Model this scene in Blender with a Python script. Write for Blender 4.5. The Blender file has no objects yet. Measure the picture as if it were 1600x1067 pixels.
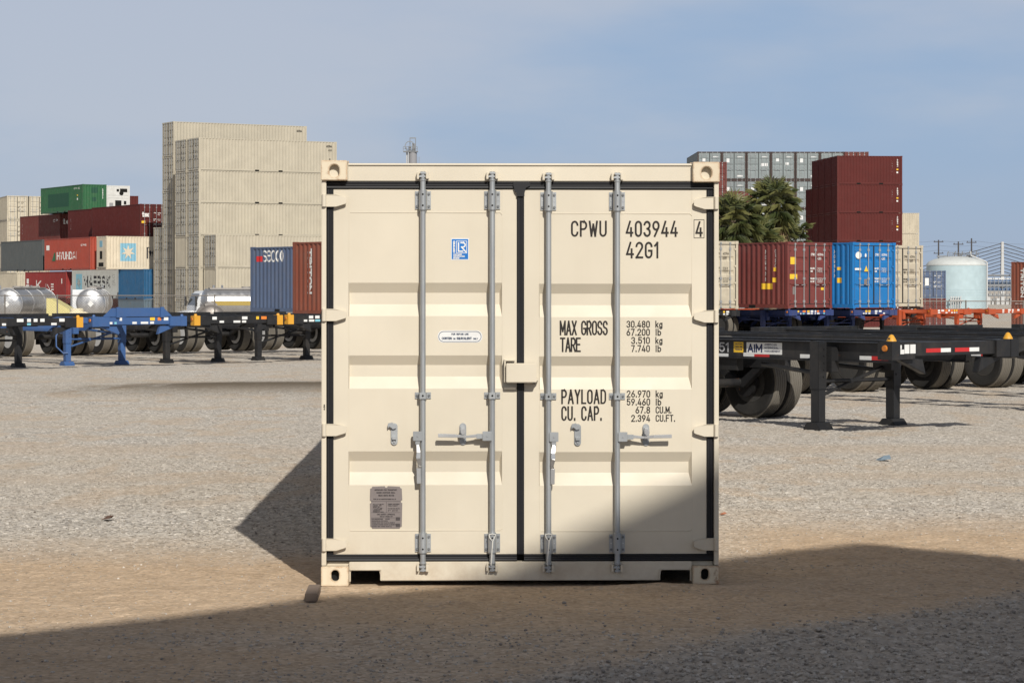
import bpy, bmesh, math, random
import numpy as np
from mathutils import Vector, Matrix

# ------------------------------------------------------------------ camera, sky, sun, exposure
SC = bpy.context.scene
COL = SC.collection
R = math.radians
D0 = 14.815                 # camera to the door end of the cream container
FPX = 85 / 36 * 1600        # focal length in photo pixels
CAMZ = 1.816
cam_d = bpy.data.cameras.new('camera')
cam_d.lens = 85; cam_d.sensor_width = 36; cam_d.shift_y = -0.0522
cam_d.clip_start = 0.1; cam_d.clip_end = 9000
cam = bpy.data.objects.new('camera', cam_d); COL.objects.link(cam)
cam.location = (0, -D0, CAMZ); cam.rotation_euler = (R(90), 0, 0)
SC.camera = cam

SUN_L = Vector((-0.937, 3.476, -2.591)).normalized()      # direction the sunlight travels
SUN_E = math.asin(-SUN_L.z); SUN_A = math.atan2(-SUN_L.x, -SUN_L.y)
w = bpy.data.worlds.new('World'); SC.world = w; w.use_nodes = True
wn = w.node_tree.nodes; wl = w.node_tree.links
bg = wn['Background']; bg.inputs['Strength'].default_value = 0.1
sky = wn.new('ShaderNodeTexSky'); sky.sky_type = 'NISHITA'; sky.sun_disc = False
sky.sun_elevation = SUN_E; sky.sun_rotation = SUN_A
sky.air_density = 1.0; sky.dust_density = 0.6; sky.ozone_density = 2.5; sky.altitude = 0
wtc = wn.new('ShaderNodeTexCoord')
wmap = wn.new('ShaderNodeMapping'); wmap.inputs['Scale'].default_value = (1, 1, 3.2)
wmap.inputs['Location'].default_value = (0.35, 0.1, 0.2)
wnz = wn.new('ShaderNodeTexNoise'); wnz.inputs['Scale'].default_value = 6.5; wnz.inputs['Detail'].default_value = 5
wnz.inputs['Roughness'].default_value = 0.5
wl.new(wtc.outputs['Generated'], wmap.inputs[0]); wl.new(wmap.outputs[0], wnz.inputs['Vector'])
wsx = wn.new('ShaderNodeSeparateXYZ'); wl.new(wtc.outputs['Generated'], wsx.inputs[0])
def wmath(op, a_, b_, c_=None):
    o = wn.new('ShaderNodeMath'); o.operation = op
    for k, v in enumerate((a_, b_, c_)):
        if v is None: continue
        if hasattr(v, 'default_value'): wl.new(v, o.inputs[k])
        else: o.inputs[k].default_value = v
    return o.outputs[0]
def wmix(f, a_, b_):
    o = wn.new('ShaderNodeMix'); o.data_type = 'RGBA'
    for s_, v in ((o.inputs[0], f), (o.inputs[6], a_), (o.inputs[7], b_)):
        if hasattr(v, 'default_value'): wl.new(v, s_)
        elif isinstance(v, tuple): s_.default_value = (*v, 1)
        else: s_.default_value = v
    return o.outputs[2]
def wstep(v, lo, hi):
    o = wn.new('ShaderNodeMapRange'); o.interpolation_type = 'SMOOTHSTEP'
    o.inputs['From Min'].default_value = lo; o.inputs['From Max'].default_value = hi
    wl.new(v, o.inputs['Value']); return o.outputs[0]
# a thin uneven cloud sheet: more cloud to the left, clearer blue to the right, a blue-grey band low down
cl = wmath('ADD', wnz.outputs['Fac'], wmath('MULTIPLY', wsx.outputs['X'], -0.9))
cl = wmath('ADD', cl, wmath('MULTIPLY', wsx.outputs['Z'], 1.5))
cloud = wmix(wstep(cl, 0.36, 0.82), (3.00, 4.15, 6.05), (4.55, 5.0, 6.05))
cloud = wmix(wmath('MULTIPLY', wmath('SUBTRACT', 1.0, wstep(wsx.outputs['Z'], 0.0, 0.07)), 0.75), cloud, (3.45, 4.30, 5.75))
cloud = wmix(wstep(wsx.outputs['Z'], 0.12, 0.5), cloud, (2.35, 2.15, 1.95))
cover = wmath('MULTIPLY_ADD', wstep(wsx.outputs['Z'], 0.10, 0.5), -0.28, 0.90)
wl.new(wmix(cover, sky.outputs[0], cloud), bg.inputs['Color'])

sun_d = bpy.data.lights.new('sun', 'SUN'); sun_d.energy = 4.4; sun_d.angle = R(0.53); sun_d.color = (1, 0.955, 0.88)
sun = bpy.data.objects.new('sun', sun_d); COL.objects.link(sun)
sun.rotation_euler = SUN_L.to_track_quat('-Z', 'Y').to_euler(); sun.location = (10, -40, 40)
vs = SC.view_settings
vs.view_transform = 'Standard'; vs.look = 'None'; vs.exposure = 0.0; vs.gamma = 1.0; vs.use_curve_mapping = False
SC.display_settings.display_device = 'sRGB'
SC.cycles.max_bounces = 6; SC.cycles.diffuse_bounces = 3; SC.cycles.glossy_bounces = 3
SC.cycles.transparent_max_bounces = 8

# ------------------------------------------------------------------ helpers
rnd = random.Random(7)
def WX(px, d): return (px - 800) * d / FPX
def WZ(py, d): return CAMZ + (450 - py) * d / FPX
def at(px, d, z=0.0): return Vector((WX(px, d), d - D0, z))
def sstep(a, b, x):
    t = np.clip((x - a) / (b - a), 0, 1); return t * t * (3 - 2 * t)
def gz(x, d):                                # ground height without the small relief
    return float(-0.2 * sstep(62, 85, d) - 1.55 * sstep(104, 122, d))
def gzw(v): return gz(v[0], v[1] + D0)

class MB:
    def __init__(s, M=None): s.v = []; s.f = []; s.mi = []; s.k = 0; s.M = M or Matrix()
    def add(s, pts, faces):
        o = len(s.v)
        s.v += [s.M @ Vector(p) for p in pts]
        s.f += [tuple(i + o for i in f) for f in faces]; s.mi += [s.k]*len(faces)
    def box(s, x0, x1, y0, y1, z0, z1):
        s.add([(x0,y0,z0),(x1,y0,z0),(x1,y1,z0),(x0,y1,z0),(x0,y0,z1),(x1,y0,z1),(x1,y1,z1),(x0,y1,z1)],
              [(0,3,2,1),(4,5,6,7),(0,1,5,4),(1,2,6,5),(2,3,7,6),(3,0,4,7)])
    def cb(s, c, sx, sy, sz): s.box(c[0]-sx/2, c[0]+sx/2, c[1]-sy/2, c[1]+sy/2, c[2]-sz/2, c[2]+sz/2)
    def quad(s, a, b, c, d): s.add([a,b,c,d], [(0,1,2,3)])
    def prism(s, poly, axis, a, b):
        """poly of 2D points extruded along axis ('x': pts are y,z; 'y': x,z; 'z': x,y)"""
        n = len(poly)
        def P(p, t): return {'x': (t,p[0],p[1]), 'y': (p[0],t,p[1]), 'z': (p[0],p[1],t)}[axis]
        pts = [P(p,a) for p in poly] + [P(p,b) for p in poly]
        s.add(pts, [tuple(range(n-1,-1,-1)), tuple(range(n,2*n))] + [(i,(i+1)%n,n+(i+1)%n,n+i) for i in range(n)])
    def cyl(s, p0, p1, r0, r1=None, n=12, caps=True):
        r1 = r0 if r1 is None else r1
        p0 = Vector(p0); p1 = Vector(p1); ax = (p1-p0)
        if ax.length < 1e-9: return
        ax.normalize(); u = ax.orthogonal().normalized(); w_ = ax.cross(u)
        pts = []
        for p, r in ((p0,r0),(p1,r1)):
            for i in range(n):
                a = 2*math.pi*(i+0.5)/n
                pts.append(p + u*math.cos(a)*r + w_*math.sin(a)*r)
        fs = [(i,(i+1)%n,n+(i+1)%n,n+i) for i in range(n)]
        if caps: fs += [tuple(range(n-1,-1,-1)), tuple(range(n,2*n))]
        s.add(pts, fs)
    def tube(s, path, r, n=8):
        path = [Vector(p) for p in path]; rs = r if isinstance(r,(list,tuple)) else [r]*len(path)
        o = []; u = None
        for i,p in enumerate(path):
            t = (path[min(i+1,len(path)-1)] - path[max(i-1,0)]).normalized()
            u = t.orthogonal().normalized() if u is None else (u - t*u.dot(t)).normalized()
            w_ = t.cross(u)
            o.append([p + (u*math.cos(2*math.pi*k/n) + w_*math.sin(2*math.pi*k/n))*rs[i] for k in range(n)])
        pts = [q for ring in o for q in ring]; m = len(path)
        fs = [(i*n+k, i*n+(k+1)%n, (i+1)*n+(k+1)%n, (i+1)*n+k) for i in range(m-1) for k in range(n)]
        fs += [tuple(range(n-1,-1,-1)), tuple(range((m-1)*n, m*n))]
        s.add(pts, fs)
    def lathe(s, prof, c, axis='z', n=24, closed=False):
        """prof: (r, h) list; spun about axis through c"""
        pts = []
        for r,h in prof:
            for i in range(n):
                a = 2*math.pi*i/n; ca = math.cos(a)*r; sa = math.sin(a)*r
                q = {'z': (ca,sa,h), 'x': (h,ca,sa), 'y': (sa,h,ca)}[axis]
                pts.append((c[0]+q[0], c[1]+q[1], c[2]+q[2]))
        m = len(prof); fs = []
        for j in range(m if closed else m-1):
            k = (j+1)%m
            fs += [(j*n+i, j*n+(i+1)%n, k*n+(i+1)%n, k*n+i) for i in range(n)]
        if not closed:
            if prof[0][0] > 1e-6: fs.append(tuple(range(n-1,-1,-1)))
            if prof[-1][0] > 1e-6: fs.append(tuple(range((m-1)*n, m*n)))
        s.add(pts, fs)
    def mesh(s, name, mat=None, smooth=False, bevel=0, angle=40):
        me = bpy.data.meshes.new(name)
        me.from_pydata([tuple(p) for p in s.v], [], s.f); me.update()
        for q in (mat if isinstance(mat,(list,tuple)) else [mat] if mat else []): me.materials.append(q)
        if any(s.mi): me.polygons.foreach_set('material_index', s.mi)
        bm = bmesh.new(); bm.from_mesh(me)
        bmesh.ops.remove_doubles(bm, verts=bm.verts, dist=2e-5)
        if bevel:
            es = [e for e in bm.edges if len(e.link_faces)==2 and e.calc_face_angle(0) > R(35)]
            bmesh.ops.bevel(bm, geom=es, offset=bevel, segments=2, affect='EDGES', clamp_overlap=True)
        bmesh.ops.recalc_face_normals(bm, faces=bm.faces)
        bm.to_mesh(me); bm.free()
        if smooth or bevel:
            me.polygons.foreach_set('use_smooth', [True]*len(me.polygons))
            try: me.set_sharp_from_angle(angle=R(angle))
            except Exception: pass
        return me
    def build(s, name, mat, parent=None, smooth=False, bevel=0, angle=40):
        return link(name, s.mesh(name, mat, smooth, bevel, angle), parent)
    def flat(s, name, mat, parent=None):
        """thin painted lettering: no welding, no normal flipping"""
        me = bpy.data.meshes.new(name); me.from_pydata([tuple(p) for p in s.v], [], s.f); me.update()
        for q in (mat if isinstance(mat,(list,tuple)) else [mat]): me.materials.append(q)
        if any(s.mi): me.polygons.foreach_set('material_index', s.mi)
        return link(name, me, parent)

def link(name, me, parent=None, mat=None):
    o = bpy.data.objects.new(name, me); COL.objects.link(o)
    if parent: o.parent = parent
    if mat:
        o.material_slots[0].link = 'OBJECT'; o.material_slots[0].material = mat
    return o
def tag(o, label, cat, group=None, kind=None):
    if label: o['label'] = label
    if cat: o['category'] = cat
    if group: o['group'] = group
    if kind: o['kind'] = kind
    return o
def empty(name, loc, rz=0.0, label=None, cat=None, group=None):
    o = bpy.data.objects.new(name, None); COL.objects.link(o)
    o.empty_display_size = 0.3; o.location = loc; o.rotation_euler = (0,0,rz)
    return tag(o, label, cat, group)

# ------------------------------------------------------------------ materials
class NT:
    def __init__(s, name):
        s.m = bpy.data.materials.new(name); s.m.use_nodes = True; s.t = s.m.node_tree
        s.b = s.t.nodes['Principled BSDF']; s.tc = s.t.nodes.new('ShaderNodeTexCoord')
    def n(s, typ, **kw):
        o = s.t.nodes.new(typ)
        for k,v in kw.items():
            if k.startswith('i_'):
                kk = k[2:].replace('_',' '); o.inputs[int(kk) if kk.isdigit() else kk].default_value = v
            else: setattr(o, k, v)
        return o
    def l(s, a, b): s.t.links.new(a, b)
    def noise(s, scale, detail=4, vec=None, rough=0.55, sc=None):
        o = s.n('ShaderNodeTexNoise', i_Scale=scale, i_Detail=detail, i_Roughness=rough)
        v = vec or s.tc.outputs['Object']
        if sc:
            mp = s.n('ShaderNodeMapping'); mp.inputs['Scale'].default_value = sc; s.l(v, mp.inputs[0]); v = mp.outputs[0]
        s.l(v, o.inputs['Vector']); return o.outputs['Fac']
    def ramp(s, fac, p0, p1, c0=(0,0,0,1), c1=(1,1,1,1)):
        o = s.n('ShaderNodeValToRGB'); e = o.color_ramp.elements
        e[0].position = p0; e[0].color = c0; e[1].position = p1; e[1].color = c1
        s.l(fac, o.inputs[0]); return o.outputs[0]
    def mix(s, fac, a, b, mode='MIX'):
        o = s.n('ShaderNodeMix', data_type='RGBA', blend_type=mode)
        for sock, val in ((o.inputs[0],fac),(o.inputs[6],a),(o.inputs[7],b)):
            if hasattr(val,'default_value'): s.l(val, sock)
            elif isinstance(val,(int,float)): sock.default_value = val
            else: sock.default_value = (*val[:3],1)
        return o.outputs[2]
    def bump(s, h, strength=0.3, dist=0.01):
        o = s.n('ShaderNodeBump', i_Strength=strength, i_Distance=dist); s.l(h, o.inputs['Height']); s.l(o.outputs[0], s.b.inputs['Normal'])
MATS = {}
def paint(name, rgb, rough=0.5, rust=0.0, dirt=0.25, metal=0.0, bump=0.0, spec=0.4, grime=(0.16,0.13,0.10), streak=True):
    if name in MATS: return MATS[name]
    t = NT(name); b = t.b
    oi = t.n('ShaderNodeObjectInfo')
    ad = t.n('ShaderNodeVectorMath', operation='ADD'); t.l(t.tc.outputs['Object'], ad.inputs[0])
    ml = t.n('ShaderNodeMath', operation='MULTIPLY', i_1=37.0); t.l(oi.outputs['Random'], ml.inputs[0])
    t.l(ml.outputs[0], ad.inputs[1]); v = ad.outputs[0]
    c = t.mix(t.ramp(t.noise(0.9, 5, v), 0.3, 0.75), [k*0.90 for k in rgb], [min(1,k*1.06) for k in rgb])
    if dirt:
        f = t.ramp(t.noise(2.2, 6, v, 0.65), 0.5, 0.85, (0,0,0,1), (dirt,)*3+(1,))
        c = t.mix(f, c, grime)
        if streak:
            f = t.ramp(t.noise(1.0, 4, v, 0.6, (7,7,0.35)), 0.52, 0.8, (0,0,0,1), (dirt*0.8,)*3+(1,))
            c = t.mix(f, c, grime)
    if rust:
        f = t.ramp(t.noise(6.0, 7, v, 0.7), 0.68-0.16*rust, 0.74-0.10*rust)
        c = t.mix(f, c, t.mix(t.noise(30,3,v), (0.10,0.035,0.015), (0.30,0.12,0.05)))
    t.l(c, b.inputs['Base Color'])
    rr = t.ramp(t.noise(3.5, 4, v), 0.3, 0.7, (max(0.05,rough-0.1),)*3+(1,), (min(1,rough+0.15),)*3+(1,))
    t.l(rr, b.inputs['Roughness'])
    b.inputs['Metallic'].default_value = metal; b.inputs['Specular IOR Level'].default_value = spec
    if bump: t.bump(t.noise(1.6, 3, v), bump, 0.02)
    MATS[name] = t.m; return t.m
def plain(name, rgb, rough=0.6, metal=0.0, spec=0.3):
    if name in MATS: return MATS[name]
    t = NT(name); n = t.noise(14, 4)
    t.l(t.mix(n, [k*0.85 for k in rgb], [min(1,k*1.12) for k in rgb]), t.b.inputs['Base Color'])
    t.b.inputs['Roughness'].default_value = rough; t.b.inputs['Metallic'].default_value = metal
    t.b.inputs['Specular IOR Level'].default_value = spec
    MATS[name] = t.m; return t.m

CREAM = (0.635, 0.570, 0.452)
M_cream = paint('cream_paint', CREAM, 0.5, 0.0, 0.10, bump=0.12, grime=(0.45,0.37,0.26))
def edge_rust(m, amount, zdust=False):
    """rust along worn edges (bevel mask broken up by noise) or a dusty splash along the bottom"""
    t = NT.__new__(NT); t.m = m; t.t = m.node_tree; t.b = t.t.nodes['Principled BSDF']; t.tc = t.n('ShaderNodeTexCoord')
    src = t.b.inputs['Base Color'].links[0].from_socket
    if zdust:
        sx = t.n('ShaderNodeSeparateXYZ'); t.l(t.tc.outputs['Object'], sx.inputs[0])
        mr = t.n('ShaderNodeMapRange'); mr.inputs['From Min'].default_value = 0.34; mr.inputs['From Max'].default_value = 0.03; t.l(sx.outputs['Z'], mr.inputs['Value'])
        ml = t.n('ShaderNodeMath', operation='MULTIPLY'); t.l(mr.outputs[0], ml.inputs[0]); t.l(t.ramp(t.noise(7, 6, rough=0.7), 0.40, 0.72), ml.inputs[1])
        m2 = t.n('ShaderNodeMath', operation='MULTIPLY', i_1=amount); t.l(ml.outputs[0], m2.inputs[0])
        src = t.mix(m2.outputs[0], src, (0.36,0.27,0.18))
        sc = t.ramp(t.noise(3.0, 8, rough=0.75, sc=(1.0,1.0,14.0)), 0.68, 0.74, c1=(0.22,0.22,0.22,1))
        src = t.mix(sc, src, (0.42,0.34,0.24))
    else:
        bv = t.n('ShaderNodeBevel'); bv.inputs['Radius'].default_value = 0.020; ge = t.n('ShaderNodeNewGeometry')
        dt = t.n('ShaderNodeVectorMath', operation='DOT_PRODUCT'); t.l(bv.outputs[0], dt.inputs[0]); t.l(ge.outputs['Normal'], dt.inputs[1])
        ed = t.ramp(dt.outputs['Value'], 0.86, 0.995, (1,1,1,1), (0,0,0,1))
        ml = t.n('ShaderNodeMath', operation='MULTIPLY'); t.l(ed, ml.inputs[0]); t.l(t.ramp(t.noise(22, 6, rough=0.7), 0.36, 0.56), ml.inputs[1])
        m2 = t.n('ShaderNodeMath', operation='MULTIPLY', i_1=amount); t.l(ml.outputs[0], m2.inputs[0])
        src = t.mix(m2.outputs[0], src, (0.34,0.15,0.045))
    t.l(src, t.b.inputs['Base Color'])
edge_rust(M_cream, 0.55, True)
M_cast = paint('cream_casting_paint', (0.67,0.58,0.43), 0.6, 0.62, 0.3, grime=(0.4,0.25,0.11)); edge_rust(M_cast, 0.6)
M_galv = paint('galvanised_steel', (0.40,0.415,0.42), 0.45, 0.0, 0.35, metal=0.6, bump=0.05, grime=(0.28,0.28,0.27), streak=False)
M_bright = paint('zinc_plated_steel', (0.62,0.62,0.61), 0.3, 0.0, 0.15, metal=0.75, grime=(0.35,0.34,0.32), streak=False)
M_rubber = plain('black_rubber', (0.018,0.018,0.02), 0.55)
M_dark = plain('dark_void', (0.01,0.009,0.008), 0.9)  # flat black in place of real shade inside openings and underneath
M_ink = plain('black_lettering_paint', (0.022,0.018,0.015), 0.6)
M_white = plain('white_lettering_paint', (0.75,0.74,0.70), 0.6)
M_steelplate = plain('grey_data_plate', (0.23,0.20,0.19), 0.45, 0.2)
M_wood = paint('weathered_wood', (0.20,0.15,0.115), 0.85, 0, 0.5)
M_tyre = paint('tyre_rubber', (0.022,0.021,0.02), 0.85, 0, 0.5, grime=(0.075,0.068,0.058), streak=False)
M_tread = paint('dusty_tyre_tread', (0.15,0.135,0.112), 0.95, 0, 0.6, grime=(0.07,0.06,0.05), streak=False)
M_black = paint('black_chassis_paint', (0.016,0.016,0.017), 0.45, 0.12, 0.35, grime=(0.09,0.075,0.06))
M_orange = paint('orange_red_chassis_paint', (0.42,0.075,0.025), 0.5, 0.12, 0.3)
M_blue = paint('blue_chassis_paint', (0.045,0.105,0.26), 0.45, 0.08, 0.2)
M_navy = paint('navy_chassis_paint', (0.03,0.05,0.16), 0.5, 0.1, 0.3)
M_gold = paint('yellow_orange_paint', (0.66,0.33,0.035), 0.5, 0.05, 0.2)
M_rimw = paint('white_rim_paint', (0.72,0.72,0.71), 0.4, 0.05, 0.15)
M_rimg = paint('grey_rim_paint', (0.055,0.054,0.052), 0.5, 0.15, 0.4)
M_sred = plain('red_reflective_tape', (0.50,0.03,0.03), 0.4)
M_swhite = plain('white_sticker', (0.72,0.72,0.70), 0.5)
M_syellow = plain('yellow_sticker', (0.80,0.50,0.04), 0.5)
M_sorange = plain('orange_sticker', (0.75,0.22,0.04), 0.5)
M_amber = plain('amber_lens', (0.48,0.16,0.02), 0.2, spec=0.6)
M_red_lens = plain('red_lens', (0.4,0.01,0.01), 0.2, spec=0.6)
M_labelblue = plain('blue_label', (0.012,0.16,0.50), 0.45)
M_paleblue = plain('pale_blue_sticker', (0.20,0.50,0.60), 0.5)

# ------------------------------------------------------------------ stroke lettering
def arc(cx, cy, rx, ry, a0, a1, n=9):
    return [(cx+rx*math.cos(R(a0+(a1-a0)*i/n)), cy+ry*math.sin(R(a0+(a1-a0)*i/n))) for i in range(n+1)]
_O = arc(.25,.75,.25,.25,0,180)+arc(.25,.25,.25,.25,180,360)+[(.5,.75)]
_P = [(0,0),(0,1),(.25,1)]+arc(.25,.735,.25,.265,90,-90)+[(0,.47)]
GL = {
'A':(.54,[[(0,0),(.27,1),(.54,0)],[(.1,.3),(.44,.3)]]), 'B':(.5,[[(0,.52),(0,1),(.25,1)]+arc(.25,.76,.22,.24,90,-90)+[(0,.52),(0,0),(.25,0)]+arc(.25,.26,.25,.26,-90,90)[:-1]]),
'C':(.5,[arc(.25,.75,.25,.25,5,180)+arc(.25,.25,.25,.25,180,355)]), 'D':(.5,[[(.22,0),(0,0),(0,1),(.22,1)]+arc(.22,.72,.28,.28,90,0)+arc(.22,.28,.28,.28,0,-90)]),
'E':(.45,[[(.45,1),(0,1),(0,0),(.45,0)],[(0,.52),(.38,.52)]]), 'F':(.45,[[(.45,1),(0,1),(0,0)],[(0,.52),(.38,.52)]]),
'G':(.5,[arc(.25,.75,.25,.25,5,180)+arc(.25,.25,.25,.25,180,360)+[(.5,.46),(.28,.46)]]), 'H':(.5,[[(0,0),(0,1)],[(.5,0),(.5,1)],[(0,.5),(.5,.5)]]),
'I':(.04,[[(.02,0),(.02,1)]]), 'J':(.4,[arc(.2,.22,.2,.22,190,360)+[(.4,1)]]), 'K':(.5,[[(0,0),(0,1)],[(.48,1),(.03,.45)],[(.14,.58),(.5,0)]]),
'L':(.42,[[(0,1),(0,0),(.42,0)]]), 'M':(.62,[[(0,0),(0,1),(.31,.25),(.62,1),(.62,0)]]), 'N':(.52,[[(0,0),(0,1),(.52,0),(.52,1)]]),
'O':(.5,[_O]), 'P':(.5,[_P]), 'Q':(.5,[_O,[(.3,.2),(.52,-.05)]]), 'R':(.5,[_P,[(.24,.47),(.5,0)]]),
'S':(.5,[arc(.25,.755,.24,.245,10,265)+arc(.25,.255,.25,.255,85,-170)]), 'T':(.5,[[(0,1),(.5,1)],[(.25,1),(.25,0)]]),
'U':(.5,[[(0,1)]+arc(.25,.25,.25,.25,180,360)+[(.5,1)]]), 'V':(.52,[[(0,1),(.26,0),(.52,1)]]), 'W':(.66,[[(0,1),(.16,0),(.33,.8),(.5,0),(.66,1)]]),
'X':(.5,[[(0,0),(.5,1)],[(0,1),(.5,0)]]), 'Y':(.5,[[(0,1),(.25,.48),(.5,1)],[(.25,.48),(.25,0)]]), 'Z':(.5,[[(0,1),(.5,1),(0,0),(.5,0)]]),
'0':(.48,[[(p[0]*.96,p[1]) for p in _O]]), '1':(.24,[[(.0,.8),(.2,1),(.2,0)]]), '2':(.5,[arc(.25,.75,.25,.25,175,-25)+[(0,0),(.5,0)]]),
'3':(.5,[arc(.25,.755,.24,.245,165,-85)+arc(.25,.255,.25,.255,85,-165)]), '4':(.52,[[(.3,1),(0,.22),(.52,.22)],[(.4,.55),(.4,0)]]),
'5':(.5,[[(.46,1),(.06,1),(.03,.56)]+arc(.25,.32,.25,.32,140,-155)]), '6':(.5,[arc(.25,.28,.25,.28,60,420,14),[(.36,1),(.03,.42)]]),
'7':(.48,[[(0,1),(.48,1),(.14,0)]]), '8':(.5,[arc(.25,.76,.22,.24,0,360,14),arc(.25,.26,.25,.26,0,360,14)]), '9':(.5,[arc(.25,.72,.25,.28,0,360,14),[(.47,.58),(.14,0)]]),
'.':(.08,[[(.04,0),(.04,.1)]]), '-':(.35,[[(0,.5),(.35,.5)]]), '/':(.4,[[(0,0),(.4,1)]]), ':':(.08,[[(.04,.1),(.04,.2)],[(.04,.5),(.04,.6)]]),
'k':(.42,[[(0,0),(0,1)],[(.4,.66),(.02,.28)],[(.14,.4),(.42,0)]]), 'g':(.44,[arc(.22,.33,.22,.33,0,360,14),[(.44,.68)]+arc(.22,-.1,.22,.14,0,-160)]),
'l':(.04,[[(.02,0),(.02,1)]]), 'b':(.44,[[(0,0),(0,1)],arc(.22,.33,.22,.33,0,360,14)]), 't':(.34,[[(.12,.95),(.12,.0),(.34,0)],[(0,.66),(.32,.66)]]),
'e':(.46,[[(.04,.36),(.46,.36)]+arc(.23,.33,.23,.33,5,320,12)]), 'x':(.44,[[(0,0),(.44,.66)],[(0,.66),(.44,0)]]), 's':(.42,[arc(.2,.5,.2,.16,20,265,8)+arc(.2,.17,.21,.17,85,-165,8)]),
'a':(.46,[arc(.22,.33,.22,.33,0,360,14),[(.46,.66),(.46,0)]]), 'c':(.44,[arc(.24,.33,.23,.33,40,320,12)]), 'o':(.46,[arc(.23,.33,.23,.33,0,360,14)]),
'i':(.04,[[(.02,0),(.02,.66)],[(.02,.84),(.02,.94)]]),
}
def text_width(s, gap=.2):
    x = 0
    for ch in s: x += (.32 if ch == ' ' else GL[ch][0]) + gap
    return x - gap
def stroke(mb, pts, P, hw, off, depth=None):
    for i in range(1, len(pts)-1):                       # a sharp corner becomes two butted strokes
        d1 = (Vector(pts[i])-Vector(pts[i-1])).normalized(); d2 = (Vector(pts[i+1])-Vector(pts[i])).normalized()
        if d1.dot(d2) < -0.1:
            stroke(mb, pts[:i+1], P, hw, off, depth); stroke(mb, pts[i:], P, hw, off+.0002, depth); return
    n = len(pts)
    closed = n > 3 and (Vector(pts[0])-Vector(pts[-1])).length < 1e-6
    Q = [Vector(p) for p in pts]
    if depth is not None:
        Z = [Q[0]]
        for a,b in zip(Q[:-1],Q[1:]):
            k = max(1, int((b-a).length/0.03))
            Z += [a.lerp(b,(i+1)/k) for i in range(k)]
        Q = Z; n = len(Q)
    L_ = []; R_ = []
    for i in range(n):
        a = Q[i-1] if i > 0 else (Q[-2] if closed else None)
        c = Q[i+1] if i < n-1 else (Q[1] if closed else None)
        d1 = (Q[i]-a).normalized() if a is not None else None
        d2 = (c-Q[i]).normalized() if c is not None else None
        q = Q[i]
        if d1 is None: d1 = d2; q = q - d2*hw
        elif d2 is None: d2 = d1; q = q + d1*hw
        n1 = Vector((-d1.y,d1.x)); n2 = Vector((-d2.y,d2.x)); m = (n1+n2)
        m = m.normalized() if m.length > 1e-4 else n1
        k = hw/max(0.45, m.dot(n1))
        L_.append(q+m*k); R_.append(q-m*k)
    pts3 = [P(p, off) for p in L_]+[P(p, off) for p in R_]
    mb.add(pts3, [(n+i, n+i+1, i+1, i) for i in range(n-1)])
def text(mb, s, O, u, v, width, height, sw, gap=.2, eps=0.0, depth=None):
    """fit s into a width x height box at O, along u (reading) and v (up); sw = stroke width in metres"""
    u = Vector(u); v = Vector(v); nrm = u.cross(v); O = Vector(O)
    hw = sw/2; sx = (width-sw)/max(text_width(s,gap),.01); sy = height-sw
    x = 0.0; k = 0
    def P(p, off):
        dd = depth(O + u*p.x) if depth else 0
        return O + u*p.x + v*p.y + nrm*(eps+off-dd)
    for ch in s:
        if ch == ' ': x += .32+gap; continue
        wd, st = GL[ch]
        for line in st:
            stroke(mb, [((x+px_)*sx+hw, py_*sy+hw) for px_,py_ in line], P, hw, 0.0003*(k%4), depth); k += 1
        x += wd+gap
def rect(mb, O, u, v, w_, h_, eps=0.0, depth=None, hole=None):
    u = Vector(u); v = Vector(v); n = u.cross(v); O = Vector(O)
    k = max(1, int(w_/0.03)) if depth else 1
    for i in range(k):
        a = w_*i/k; b = w_*(i+1)/k
        da = depth(O+u*a) if depth else 0; db = depth(O+u*b) if depth else 0
        mb.quad(O+u*a+n*(eps-da), O+u*b+n*(eps-db), O+u*b+v*h_+n*(eps-db), O+u*a+v*h_+n*(eps-da))
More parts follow.
